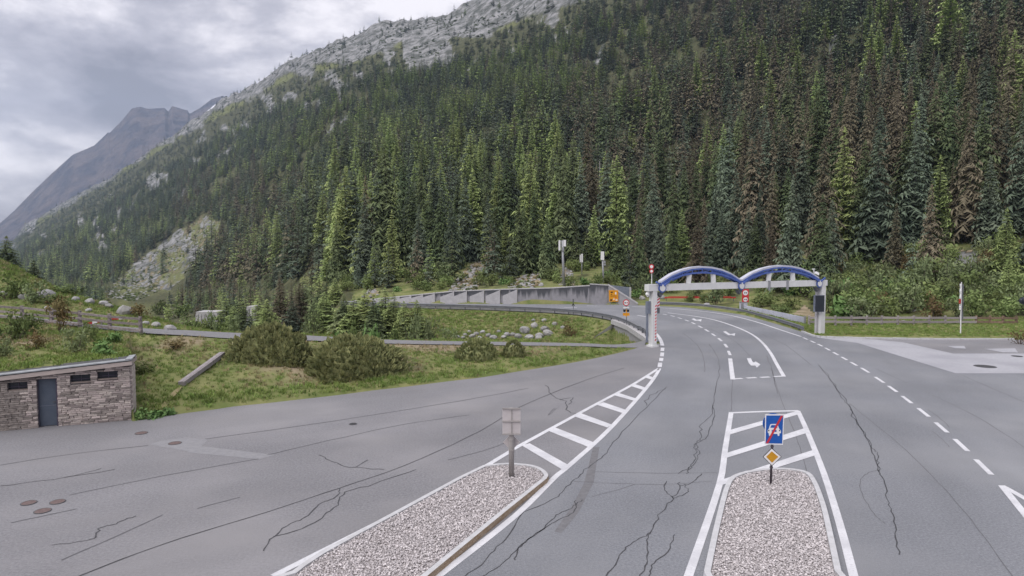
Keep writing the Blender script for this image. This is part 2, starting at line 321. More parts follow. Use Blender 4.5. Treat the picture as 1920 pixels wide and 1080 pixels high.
bp = n.new('ShaderNodeBump'); bp.inputs['Strength'].default_value = 1.0; bp.inputs['Distance'].default_value = 2.5
mm = n.new('ShaderNodeMath'); mm.operation = 'MULTIPLY'; l(no.outputs[0], mm.inputs[0]); l(sp_.outputs[0], mm.inputs[1]); l(mm.outputs[0], bp.inputs['Height']); l(bp.outputs[0], b.inputs['Normal'])

m = bpy.data.materials.new('far_rock'); m.use_nodes = True; MATS['far_rock'] = m
t = m.node_tree; n = t.nodes; l = t.links.new; b = n['Principled BSDF']; b.inputs['Roughness'].default_value = .95; b.inputs['Specular IOR Level'].default_value = .1
g = n.new('ShaderNodeNewGeometry'); at = n.new('ShaderNodeAttribute'); at.attribute_name = 'cover'; sp_ = n.new('ShaderNodeSeparateColor'); l(at.outputs['Color'], sp_.inputs[0])
r_c, _ = two((.048, .044, .060), (.125, .098, .098), .006, .4, .6)
mi = n.new('ShaderNodeMix'); mi.data_type = 'RGBA'; l(sp_.outputs[1], mi.inputs[0]); l(r_c, mi.inputs[6]); mi.inputs[7].default_value = (.05, .06, .045, 1)
m2 = n.new('ShaderNodeMix'); m2.data_type = 'RGBA'; l(sp_.outputs[0], m2.inputs[0]); l(mi.outputs[2], m2.inputs[6]); m2.inputs[7].default_value = (.75, .75, .78, 1); l(m2.outputs[2], b.inputs['Base Color'])
no = n.new('ShaderNodeTexNoise'); no.inputs['Scale'].default_value = .012; no.inputs['Detail'].default_value = 9; l(g.outputs['Position'], no.inputs[0])
bp = n.new('ShaderNodeBump'); bp.inputs['Strength'].default_value = 1.0; bp.inputs['Distance'].default_value = 40; l(no.outputs[0], bp.inputs['Height']); l(bp.outputs[0], b.inputs['Normal'])

# ---------------------------------------------------------------- mesh helpers
class MB:
    def __init__(s): s.v = []; s.f = []; s.m = []
    def add(s, vs, fs, mi=0):
        o = len(s.v); s.v += [tuple(p) for p in vs]; s.f += [tuple(i + o for i in f) for f in fs]; s.m += [mi] * len(fs)
    def box(s, c, size, rot=None, mi=0, taper=1.0):
        x, y, z = (d / 2 for d in size); vs = []
        for dz in (-1, 1):
            k = taper if dz > 0 else 1
            for dx_, dy_ in ((-1, -1), (1, -1), (1, 1), (-1, 1)):
                p = Vector((dx_ * x * k, dy_ * y * k, dz * z))
                if rot is not None: p = rot @ p
                vs.append(p + Vector(c))
        s.add(vs, [(3, 2, 1, 0), (4, 5, 6, 7), (0, 1, 5, 4), (1, 2, 6, 5), (2, 3, 7, 6), (3, 0, 4, 7)], mi)
    def bar(s, p, q, wd, ht, mi=0, up=(0, 0, 1)):
        p, q = Vector(p), Vector(q); d = (q - p); ln = d.length; d.normalize(); sd_ = d.cross(Vector(up))
        if sd_.length < 1e-4: sd_ = Vector((1, 0, 0))
        sd_.normalize(); u = sd_.cross(d); R = Matrix((sd_, d, u)).transposed(); s.box((p + q) / 2, (wd, ln, ht), R, mi)
    def tube(s, p, q, r0, r1=None, n=8, mi=0, cap=True):
        r1 = r0 if r1 is None else r1; p, q = Vector(p), Vector(q); d = (q - p).normalized()
        a = d.cross(Vector((0, 0, 1)));
        if a.length < 1e-3: a = Vector((1, 0, 0))
        a.normalize(); b_ = d.cross(a); vs = []
        for c, r in ((p, r0), (q, r1)):
            for i in range(n): th = 2 * math.pi * i / n; vs.append(c + (a * math.cos(th) + b_ * math.sin(th)) * r)
        fs = [(i, (i + 1) % n, n + (i + 1) % n, n + i) for i in range(n)]
        if cap: fs += [tuple(range(n - 1, -1, -1)), tuple(range(n, 2 * n))]
        s.add(vs, fs, mi)
    def poly(s, pts, mi=0): s.add(pts, [tuple(range(len(pts)))], mi)
    def prism(s, pts, off, mi=0):
        n = len(pts); off = Vector(off); vs = [Vector(p) for p in pts] + [Vector(p) + off for p in pts]
        s.add(vs, [tuple(range(n - 1, -1, -1)), tuple(range(n, 2 * n))] + [(i, (i + 1) % n, n + (i + 1) % n, n + i) for i in range(n)], mi)
    def mesh(s, name, mats):
        me = bpy.data.meshes.new(name); me.from_pydata(s.v, [], s.f)
        for k in (mats if isinstance(mats, (list, tuple)) else [mats]): me.materials.append(MATS[k])
        if any(s.m): me.polygons.foreach_set('material_index', s.m)
        bm = bmesh.new(); bm.from_mesh(me); bmesh.ops.recalc_face_normals(bm, faces=bm.faces); bm.to_mesh(me); bm.free()
        me.update(); return me
    def build(s, name, mats, parent=None): return link(name, s.mesh(name, mats), parent)
def link(name, me, parent=None, loc=None):
    o = bpy.data.objects.new(name, me); COL.objects.link(o)
    if parent is not None:
        o.parent = parent; o.matrix_parent_inverse = parent_inv(parent)
    if loc is not None: o.location = loc
    return o
def parent_inv(p):
    q = p; M = Matrix.Identity(4)
    ch = []
    while q is not None: ch.append(q); q = q.parent
    for q in reversed(ch): M = M @ q.matrix_parent_inverse @ q.matrix_basis
    return M.inverted()
def tag(o, label, cat=None, group=None, kind=None):
    if label: o['label'] = label
    if cat: o['category'] = cat
    if group: o['group'] = group
    if kind: o['kind'] = kind
    return o
def thing(name, label, cat, loc=(0, 0, 0), group=None):
    o = bpy.data.objects.new(name, None); COL.objects.link(o); o.location = loc; o.empty_display_size = .3
    return tag(o, label, cat, group)
def struct(o): o['kind'] = 'structure'; return o
def smooth(o):
    o.data.polygons.foreach_set('use_smooth', [True] * len(o.data.polygons)); return o
def curve(pts, n=6):
    P = [Vector(p) for p in pts]; out_ = []
    for i in range(len(P) - 1):
        p0 = P[max(i - 1, 0)]; p1 = P[i]; p2 = P[i + 1]; p3 = P[min(i + 2, len(P) - 1)]
        for k in range(n):
            t_ = k / n; out_.append(.5 * ((2 * p1) + (p2 - p0) * t_ + (2 * p0 - 5 * p1 + 4 * p2 - p3) * t_ ** 2 + (3 * p1 - p0 - 3 * p2 + p3) * t_ ** 3))
    out_.append(P[-1]); return out_
def ribbon(mb, pts, wd, z=None, mi=0, wvar=0):
    pts = [Vector(p) for p in pts]; vs = []
    for i, p in enumerate(pts):
        d = (pts[min(i + 1, len(pts) - 1)] - pts[max(i - 1, 0)]); d.z = 0; d.normalize(); s_ = Vector((-d.y, d.x, 0))
        ww = wd * .5 * (1 + wvar * random.uniform(-1, 1))
        for k in (-1, 1):
            q = p + s_ * k * ww
            if z is not None: q.z = z
            vs.append(q)
    mb.add(vs, [(2 * i, 2 * i + 1, 2 * i + 3, 2 * i + 2) for i in range(len(pts) - 1)], mi)

# ================================================================ THE SETTING
# ---- terrain sheet
naz = 640; azs = np.linspace(-1.12, 1.12, naz); ny = 440
Ys = np.concatenate([np.linspace(4, 24, 12), np.geomspace(25, 110, 200), np.geomspace(111, 3700, ny - 212)])
AZ, YY = np.meshgrid(azs, Ys); XX = AZ * YY; ZZ = height(XX, YY)
PX, PY = proj(XX, YY, ZZ)
TREELINE = ([-400, 32, 205, 300, 362, 437, 560, 660, 727, 843, 910, 960, 1010, 1077, 1110, 1300, 1920], [460, 445, 342, 284, 248, 206, 142, 122, 96, 73, 75, 51, 33, 8, -8, -82, -250])
SCREE = [(188, 556), (215, 528), (262, 487), (318, 446), (352, 420), (385, 402), (412, 418), (392, 440), (372, 462), (340, 490), (318, 520), (296, 548), (250, 566)]
STREAKS = [[(172, 420), (190, 383), (186, 402), (178, 430)], [(168, 462), (182, 425), (196, 430), (180, 460)], [(205, 425), (235, 390), (226, 412), (208, 440)], [(238, 400), (262, 345), (258, 372), (246, 402)],
           [(186, 470), (196, 440), (202, 445), (192, 476)], [(620, 195), (642, 158), (640, 178), (626, 200)], [(600, 245), (660, 200), (690, 180), (684, 196), (640, 226), (606, 256)], [(1104, 118), (1122, 78), (1132, 82), (1124, 118)],
           [(888, 292), (905, 266), (918, 280), (905, 296)], [(745, 60), (840, 72), (860, 118), (760, 140)], [(865, 150), (892, 100), (896, 112), (876, 150)], [(490, 200), (510, 175), (514, 196), (498, 214)], [(300, 330), (316, 318), (318, 330), (306, 345)],
           [(330, 385), (350, 360), (356, 364), (338, 392)], [(405, 290), (440, 272), (446, 280), (412, 300)], [(1700, 345), (1706, 305), (1718, 235), (1728, 240), (1724, 300), (1730, 340), (1712, 362)], [(1545, 130), (1575, 30), (1582, 60), (1560, 140)],
           [(1420, 250), (1440, 190), (1450, 200), (1440, 255)], [(1702, 160), (1716, 90), (1722, 100), (1718, 190)], [(1736, 115), (1765, 108), (1772, 145), (1742, 148)], [(795, 350), (808, 335), (812, 350), (800, 360)], [(1780, 505), (1790, 468), (1832, 470), (1836, 515), (1800, 525)]]
DRYP = [[(838, 548), (868, 512), (905, 478), (912, 500), (890, 548)], [(945, 545), (985, 512), (1010, 510), (1016, 540)], [(1050, 535), (1058, 500), (1072, 505), (1078, 535)], [(1095, 475), (1180, 430), (1200, 440), (1120, 490)], [(655, 575), (700, 540), (712, 548), (690, 575)], [(1700, 365), (1712, 285), (1740, 285), (1740, 370)], [(1480, 600), (1505, 570), (1530, 590), (1520, 610)], [(1775, 520), (1790, 468), (1835, 470), (1840, 520)]]
hillside = YY > np.interp(AZ, K[-1][0], K[-1][1])
tl = np.interp(PX, *TREELINE)
nz = fbm(PX / 26, PY / 20, 4)
rock = np.where(hillside, np.clip((tl + 6 - PY) / 22 + nz * 2.2, 0, 1), 0)
rock = np.maximum(rock, np.where(hillside & (PY < tl + 70) & (PX < 1100), np.clip(nz * 5 - .30, 0, 1), 0))
for p in STREAKS: rock = np.maximum(rock, np.where(hillside & inpoly(PX + nz * 30, PY + nz * 30, p), .72, 0))
scree = hillside & (inpoly(PX + nz * 12, PY + nz * 12, SCREE) | inpoly(PX - 20 + nz * 16, PY - 6 + nz * 12, SCREE)); nzf = fbm(PX / 4.5, PY / 3.5, 3)
rock = np.where(scree, np.clip(.44 + nz * 1.6 + nzf * 2.4, 0, 1), rock)
mead = np.where(hillside, 0.0, .8) + nz * .2
mead = np.where(scree, .55 + nzf * 1.2, mead); dry0 = np.where(scree, .35 - nzf, 0)
d9 = YY - np.interp(AZ, K[-1][0], K[-1][1])
mead = np.where(hillside & (d9 < 40) & (PX > 560), .62 + nz, mead)
mead = np.where(hillside & (PY < tl) & (rock < .5), .55, mead)
dry = np.clip(dry0, 0, 1)
for p in DRYP: dry = np.maximum(dry, np.where(hillside & inpoly(PX + nz * 14, PY + nz * 14, p), 1.0, 0))
mead = np.where(dry > .5, .2, mead)
nb = fbm(XX / 3.2, YY / 3.2, 4)
bank = (~hillside) & (YY < np.interp(AZ, K[2][0], K[2][1]) + .2)
y1 = np.interp(AZ, K[1][0], K[1][1])
dry = np.where(bank, np.clip(nb * 1.9 + .26 + np.clip((YY - y1 - 3) / 6, -.4, .35), 0, 1), dry)
dry = np.where((~hillside) & (~bank) & (YY > 54), np.clip(nb * 1.6 + .25, 0, 1), dry)
mead = np.where(bank, np.clip(.95 - dry * .75, 0, 1), mead)
vfl = (~hillside) & (YY > 92) & (AZ < -.24); mead = np.where(vfl, .34 + nz * .8, mead); dry = np.where(vfl, .2, dry)
cover = np.stack([rock, np.clip(mead, 0, 1), np.clip(dry, 0, 1), np.ones_like(rock)], -1)
def sheet(name, V, nr, nc, matname, cover_=None):
    idx = np.arange(nr * nc).reshape(nr, nc)
    q = np.stack([idx[:-1, :-1], idx[:-1, 1:], idx[1:, 1:], idx[1:, :-1]], -1).reshape(-1, 4)
    me = bpy.data.meshes.new(name); me.vertices.add(nr * nc); me.vertices.foreach_set('co', V.reshape(-1).astype(np.float32))
    me.loops.add(q.size); me.loops.foreach_set('vertex_index', q.reshape(-1).astype(np.int32)); me.polygons.add(len(q))
    me.polygons.foreach_set('loop_start', (np.arange(len(q)) * 4).astype(np.int32)); me.polygons.foreach_set('loop_total', np.full(len(q), 4, np.int32))
    me.update(calc_edges=True); me.validate(); me.materials.append(MATS[matname])
    if cover_ is not None:
        a = me.color_attributes.new('cover', 'FLOAT_COLOR', 'POINT'); a.data.foreach_set('color', cover_.reshape(-1).astype(np.float32))
    o = link(name, me); return smooth(struct(o))
sheet('terrain', np.stack([XX, YY, ZZ], -1), len(Ys), naz, 'ground_cover', cover)

# ---- far mountain behind the ridge
FS = [(-700, 560), (-300, 500), (-120, 465), (0, 422), (32, 395), (62, 365), (100, 330), (143, 293), (147, 291), (185, 275), (211, 251), (214, 252), (237, 230), (257, 207), (272, 204), (287, 208), (317, 206), (324, 213), (331, 203), (345, 207), (360, 211), (363, 217), (382, 207), (405, 190), (425, 184), (470, 200), (560, 230), (800, 300)]
cx = np.concatenate([np.linspace(-650, -20, 60), np.linspace(-18, 450, 380), np.linspace(455, 780, 40)]); sv = np.linspace(0, 1, 160)
CX, SV = np.meshgrid(cx, sv); top = np.interp(CX, [a for a, b_ in FS], [b_ for a, b_ in FS])
Yf = 3600 + 1700 * SV; zt = (HORIZON - top) / F * 5300 + H
zf = -60 + (zt + 60) * SV ** 1.05
amp = np.clip((1 - SV) * 5, 0, 1); Xf = (CX - 960) / F * Yf
zf = zf + amp * 150 * fbm((Xf + .4 * Yf) / 260, Yf / 900, 5) + 26 * fbm(Xf / 60, Yf / 60, 4) * np.clip((1 - SV) * 12, .12, 1)
fpx, fpy = proj(Xf, Yf, zf)
snow = np.zeros_like(zf)
for p in [[(374, 226), (424, 188), (430, 189), (380, 228)], [(384, 212), (404, 195), (407, 197), (388, 214)], [(205, 344), (250, 312), (252, 314), (208, 346)]]: snow = np.maximum(snow, inpoly(fpx, fpy, p) * 1.0)
low = np.clip((fpy - (top + 130)) / 60 + fbm(CX / 20, SV * 20, 4), 0, 1)
sheet('distant_mountain', np.stack([Xf, Yf, zf], -1), 160, 480, 'far_rock', np.stack([snow, low, zf * 0, zf * 0 + 1], -1))

# ---- asphalt sheets
def flat(name, pts, z, m_):
    mb = MB(); mb.poly([(p[0], p[1], z) for p in pts]); return struct(mb.build(name, m_))
left_base = [Bw + wall_dir * 12 - wall_n * .3, Bw - wall_n * .3 + wall_dir * .05, G(247, 789)]
yard = [(-34, -12), (-34, 22)] + left_base + curve([G(*p) for p in EDGE], 3) + [G(1203, 648), G(1222, 644), G(1250, 645), G(1500, 640), G(1530, 632.3), G(1700, 636.5), G(1905, 637), (62, 55.2), (62, -12)]
parking = flat('parking_area', yard, 0.0, 'asphalt')
rd = [G(821, 1079), G(966, 967), G(1069, 871), G(1147, 800), G(1218, 720), G(1237, 690), G(1241, 670), G(1241, 655), G(1236, 640), W(1222, 53)]
rd += curve([W(c, y - .02) for c, y in GRAIL], 3) + [W(c, y) for c, y in WALLB[::-1]] + curve([G(px, py) for px, py in ROADEDGE], 4)
rd += [G(1608, 643), G(1682, 666), G(1792, 700), G(1920, 700), G(2500, 700), (50, 10), (30, -12), (-7, -12), (-6, 8)]
road = flat('road', rd, .004, 'road_asphalt')
def lane_sheet():
    a = []; b2 = []
    for (c, y, z), dw, z2 in zip(CREST, LANEW, LANEZ):
        a.append(W(c, y, z + .05)); b2.append(W(c, y + dw, z2 + .05))
    a.append(W(1208, 50.2, .002)); b2.append(W(1212, 54.5, .002)); a[-2].z = .03; b2[-2].z = .03
    a = curve(a, 4); b2 = curve(b2, 4); mb = MB()
    mb.add(a + b2, [(i, i + 1, len(a) + i + 1, len(a) + i) for i in range(len(a) - 1)])
    return struct(mb.build('side_lane', 'lane_gravel'))
lane = lane_sheet()
pale = flat('concrete_apron', [G(1530, 632.8), G(1560, 631.6), G(1640, 636.8), G(1693, 642), G(1787, 663), G(1919, 663), G(2200, 663), G(2200, 700), G(1919, 700), G(1792, 700), G(1682, 666), G(1608, 643)], .006, 'pale_concrete')

# ---- painted markings, one object each
def mark_poly(px, parent=road, name='lane_marking', m_='paint', z=.010):
    mb = MB(); mb.poly([G(x, y, z) for x, y in px]); o = mb.build(name, m_, parent); return o
def mark_line(px, wd, parent=road, name='lane_marking', m_='paint', z=.010, n_=4):
    mb = MB(); ribbon(mb, curve([G(x, y, z) for x, y in px], n_), wd, z); return mb.build(name, m_, parent)
def dash(px, py, tx, ty, half, wd=.16):
    p = G(px, py, .010); q = G(tx, ty, .010); d = (q - p); d.normalize()
    mb = MB(); ribbon(mb, [p - d * half, p + d * half], wd, .010); mb.build('lane_dash', 'paint', road)
mark_line([(512, 1080), (860, 902), (952, 849), (977, 834), (1119, 757), (1188, 720), (1236, 690)], .2)
mark_line([(819, 1082), (966, 967), (1040, 895), (1069, 871), (1147, 800), (1218, 720), (1237, 691)], .2)
for q in [[(978, 835), (993, 831), (1068, 873), (1057, 882)], [(1029, 808), (1041, 801.5), (1115, 830), (1103, 838)], [(1078, 781), (1090, 775), (1147, 796), (1139, 801.5)], [(1119.5, 759), (1131, 754), (1175, 769), (1166, 774)], [(1150.5, 740.7), (1161, 737), (1194, 747.6), (1188, 751)], [(1181.5, 723.4), (1190.6, 720), (1211, 727), (1205.6, 731)], [(1207, 707), (1214, 703.5), (1226, 708), (1221, 711.5)]]:
    mark_poly(q, name='hatch_stripe', z=.012)
mark_line([(1227, 622.5), (1234, 630), (1239, 638), (1242, 648)], .28)
for y0, y1, x in ((652, 658, 1242.3), (661, 668, 1241.6), (671, 677, 1240), (680, 688, 1237.5)):
    mark_line([(x + .3, y0), (x - .6, y1)], .26, name='lane_dash')
D1 = [(1246.7, 589.7), (1261, 592.5), (1274.7, 596.5), (1288, 601), (1300, 606), (1312.7, 612.5), (1325.3, 619.5), (1338, 627.7), (1350, 636.7), (1361, 648), (1367.3, 661.7)]
for i, (x, y) in enumerate(D1):
    a = D1[max(i - 1, 0)]; b_ = D1[min(i + 1, len(D1) - 1)]; pa, pb = G(*a), G(*b_)
    gap = (pb - pa).length / (2 if 0 < i < len(D1) - 1 else 1); p = G(x, y, .01); d = (pb - pa).normalized()
    mb = MB(); ribbon(mb, [p - d * gap * .27, p + d * gap * .27], .2, .01); mb.build('lane_dash', 'paint', road)
mark_line([(1369, 672), (1371.5, 692), (1374, 711.5)], .26)
mark_line([(1470, 706), (1455, 680), (1445, 662), (1430, 643), (1410, 627), (1380, 613), (1340, 600), (1300, 592.5), (1252, 586.5)], .22)
for a, b_ in (((1374, 710.5), (1392, 709.3)), ((1400, 708.8), (1418, 707.8)), ((1425.5, 707.6), (1443, 706.6)), ((1451, 706), (1470.5, 705))): mark_line([a, b_], .26, name='lane_dash', z=.012)
mark_line([(1502, 631), (1462, 618), (1423, 605), (1390, 596), (1357, 589), (1307, 582.5), (1240, 577), (1185, 574.5)], .2)
D2 = [(1510, 634.7), (1523.7, 640.7), (1537.5, 647), (1551.7, 654.5), (1567, 663), (1583, 672), (1600.7, 682), (1622, 694), (1649, 712), (1673.7, 729), (1700.4, 749), (1731.5, 773), (1765, 801), (1802, 834), (1844, 875)]
for i, (x, y) in enumerate(D2):
    a = D2[max(i - 1, 0)]; b_ = D2[min(i + 1, len(D2) - 1)]; pa, pb = G(*a), G(*b_)
    gap = (pb - pa).length / (2 if 0 < i < len(D2) - 1 else 1); p = G(x, y, .01); d = (pb - pa).normalized()
    mb = MB(); ribbon(mb, [p - d * gap * .31, p + d * gap * .31], .17, .01); mb.build('lane_dash', 'paint', road)
mark_line([(1878, 910), (1900, 922), (1935, 942)], .2); mark_line([(1879, 911), (1900, 937), (1935, 980)], .2, z=.013)
mark_line([(1370, 774), (1433, 771.5), (1498, 770)], .22); mark_line([(1371, 773), (1360, 840), (1349, 908), (1289, 1085)], .20, z=.013); mark_line([(1496, 770), (1515, 812), (1545, 888), (1574, 980), (1602, 1085)], .20, z=.013)
for q in [[(1367, 815), (1369, 806), (1496, 770), (1500, 776)], [(1360, 859), (1363, 849), (1511, 802), (1515, 811)], [(1348, 911), (1351, 900), (1526, 843), (1531, 853)]]: mark_poly(q, name='hatch_stripe', z=.016)
z6 = lambda pts: [(1240 + x / 6, 560 + y / 6) for x, y in pts]
mark_poly(z6([(962, 670), (1008, 668), (1020, 700), (1032, 715), (1045, 716), (1062, 706), (1115, 740), (1075, 775), (1056, 752), (1010, 752), (985, 725)]), name='turn_arrow')
mark_poly(z6([(695, 372), (722, 364), (772, 397), (790, 396), (832, 388), (824, 420), (790, 408), (755, 412)]), name='turn_arrow')
mark_poly(z6([(340, 229), (366, 221), (396, 237), (414, 236), (453, 229), (447, 256), (410, 245), (380, 248)]), name='turn_arrow')
mark_line([(1058, 576.5), (1082, 576.5)], .25, name='lane_dash'); mark_line([(1195, 591), (1212, 594)], .22, name='lane_dash'); mark_line([(1100, 573.4), (1120, 573.4)], .25, name='lane_dash')

# ---- cracks, seams, repairs
def jit(pts, a):
    P = curve(pts, 5); o_ = []
    for i, p in enumerate(P):
        k = a * (p.y / 25) * (0 if i in (0, len(P) - 1) else 1); o_.append(p + Vector((random.gauss(0, 1), random.gauss(0, 1), 0)) * k)
    return o_
def crack(px, wd=.03, m_='crack', j=.035, parent=road, nm='crack'):
    pts = [G(x, y, .0085) for x, y in px]; far = max(1, pts[len(pts) // 2].y / 26)
    mb = MB(); ribbon(mb, jit(pts, j), wd * min(far, 1.7), .0085, wvar=.35); mb.build(nm, m_, parent)
for c in [[(1535, 685), (1560, 715), (1575, 740), (1592, 764), (1602, 785), (1620, 812), (1638, 848), (1647, 882), (1657, 900), (1665, 935), (1674, 965), (1679, 1000), (1686, 1040)], [(1562, 720), (1590, 756), (1613, 800), (1636, 840), (1644, 848), (1648, 868), (1648, 884)],
          [(1350, 690), (1340, 735), (1335, 775), (1312, 800), (1316, 820), (1306, 830), (1302, 840), (1305, 850), (1297, 872), (1287, 888)], [(1338, 760), (1340, 780), (1330, 800), (1326, 820), (1306, 832), (1312, 850), (1298, 872), (1272, 888)],
          [(1250, 902), (1246, 918), (1262, 936), (1240, 960), (1222, 990), (1214, 1012), (1214, 1035), (1211, 1062), (1200, 1082)], [(1220, 998), (1200, 1010), (1170, 1030), (1155, 1058), (1133, 1082)], [(1275, 904), (1271, 922), (1262, 934), (1290, 922), (1282, 908)], [(1316, 888), (1295, 907), (1276, 910)],
          [(1265, 1002), (1250, 1035), (1222, 1060), (1216, 1082)], [(1250, 725), (1210, 765), (1160, 820), (1130, 855), (1108, 872), (1080, 895), (1060, 915), (1040, 935), (985, 960), (955, 1000), (920, 1040), (900, 1060), (868, 1082)],
          [(1092, 937), (1070, 952), (1045, 966), (1020, 990), (985, 1015), (960, 1040), (930, 1065), (903, 1082)], [(1080, 938), (1074, 960), (1040, 978), (1000, 1003), (972, 1028), (966, 1050)],
          [(637, 915), (635, 928), (600, 945), (575, 968), (545, 982), (512, 1006), (494, 1033)], [(512, 1006), (580, 986), (612, 962), (632, 948), (648, 922), (700, 908), (780, 880)],
          [(97, 1022), (175, 1010), (183, 992), (215, 982), (255, 967)], [(0, 911), (120, 895), (190, 878)], [(120, 895), (215, 880)], [(598, 853), (625, 866), (660, 876), (690, 862)], [(660, 876), (720, 880)], [(1248, 728), (1215, 745), (1212, 760)],
          [(1022, 722), (1040, 745), (1060, 752), (1063, 768), (1080, 776)], [(1050, 750), (1072, 746), (1066, 758)]]:
    crack(c)
for c in [[(1593, 757), (1640, 795), (1700, 845), (1760, 905), (1805, 955), (1840, 1000), (1900, 1082)], [(1647, 881), (1625, 888), (1613, 902), (1616, 925), (1630, 950), (1645, 970), (1660, 982)], [(1075, 902), (1120, 905), (1180, 907), (1250, 908), (1335, 902)], [(1110, 884), (1220, 887), (1345, 886)], [(1110, 931), (1160, 918), (1190, 908)],
          [(1374, 712), (1372, 740), (1371, 770)], [(1445, 690), (1462, 742), (1482, 792), (1500, 840), (1513, 885)], [(1735, 735), (1790, 760), (1850, 792), (1925, 842)], [(1640, 690), (1700, 718)], [(1805, 704), (1860, 728), (1925, 756)], [(1740, 768), (1760, 782), (1780, 802)], [(1748, 808), (1765, 822), (1780, 838)],
          [(1281, 625), (1306, 646), (1318, 668), (1321, 697)], [(1315, 610), (1365, 632), (1390, 650), (1406, 668)], [(1437, 667), (1447, 690), (1458, 738)], [(1430, 627), (1473, 647), (1520, 684)], [(1535, 683), (1558, 713), (1575, 738)], [(1330, 645), (1345, 668), (1350, 690)], [(1040, 765), (1028, 778), (1045, 765)]]:
    crack(c, .022, 'seam', .012)
for c in [[(143, 1082), (300, 1022), (500, 960), (635, 915), (760, 872), (900, 808), (985, 758), (1100, 712), (1170, 690)], [(0, 872), (120, 853), (278, 835)], [(130, 928), (300, 893), (485, 860)], [(500, 853), (620, 825), (760, 795), (880, 778)], [(385, 823), (620, 790), (860, 752), (990, 728)], [(20, 980), (90, 965), (143, 954)], [(370, 953), (450, 932)], [(115, 1050), (230, 1000), (305, 965)], [(840, 862), (905, 845), (960, 826)]]:
    crack(c, .035, 'crack' if c[0][0] == 143 else 'seam', .012, parking)
def patch(px, m_, nm, z=.0068, parent=road): mb = MB(); mb.poly([G(x, y, z) for x, y in px]); mb.build(nm, m_, parent)
patch([(1112, 838), (1124, 838), (1118, 872), (1113, 905), (1095, 905), (1104, 872)], 'stain', 'tyre_stain')
patch([(1095, 906), (1112, 906), (1085, 960), (1052, 1000), (1040, 996), (1072, 950)], 'stain', 'tyre_stain')
patch([(278, 833), (305, 826), (350, 820), (390, 824), (383, 832), (365, 847), (350, 846)], 'patch', 'repair_patch', .005, parking)
patch([(350, 848), (375, 836), (515, 853), (488, 861)], 'patch', 'repair_patch', .004, parking)
patch([(1775, 648.5), (1808, 648.5), (1811, 653.5), (1790, 652.6)], 'pale_concrete', 'concrete_slab', .012, parking)
patch([(1846, 654), (1903, 653), (1909, 661), (1880, 660.5)], 'pale_concrete', 'concrete_slab', .012, parking)

# ---- manhole covers
def manhole(px, py, r, m_, label, z=.008):
    c = G(px, py, z); mb = MB(); n_ = 24
    ring = lambda rr, zz: [(c.x + rr * math.cos(2 * math.pi * i / n_), c.y + rr * math.sin(2 * math.pi * i / n_), zz) for i in range(n_)]
    t_ = thing('manhole_cover', label, 'manhole cover', c)
    mb.add(ring(r, z) + ring(r * .97, z + .012) + ring(r * .88, z + .012), [(i, (i + 1) % n_, n_ + (i + 1) % n_, n_ + i) for i in range(n_)] + [(n_ + i, n_ + (i + 1) % n_, 2 * n_ + (i + 1) % n_, 2 * n_ + i) for i in range(n_)])
    mb.build('rim', 'iron', t_)
    mb = MB(); mb.poly(ring(r * .88, z + .008))
    for k in range(-3, 4):
        y = k * r * .22; hw = math.sqrt(max((r * .8) ** 2 - y * y, 0)); mb.box((c.x, c.y + y, z + .010), (hw * 2, r * .06, .006))
    mb.build('lid', m_, t_)
manhole(54, 943, .21, 'rust', 'reddish round manhole cover, leftmost of the trio on the near tarmac')
manhole(108, 941, .21, 'rust', 'reddish round manhole cover, rightmost of the trio on the near tarmac')
manhole(80, 958, .22, 'rust', 'reddish round manhole cover, nearest of the trio on the tarmac')
manhole(265, 812, .24, 'rust', 'worn brown manhole cover close to the end of the stone hut')
manhole(328, 831, .24, 'rust', 'brown manhole cover set in a pale repair patch of tarmac')
manhole(1847, 687, .62, 'iron', 'large dark manhole cover in the pale concrete apron')
manhole(1907, 668, .35, 'iron', 'small dark manhole cover at the right edge of the concrete apron')
manhole(662, 795, .17, 'iron', 'lone dark manhole cover in the middle of the parking tarmac')

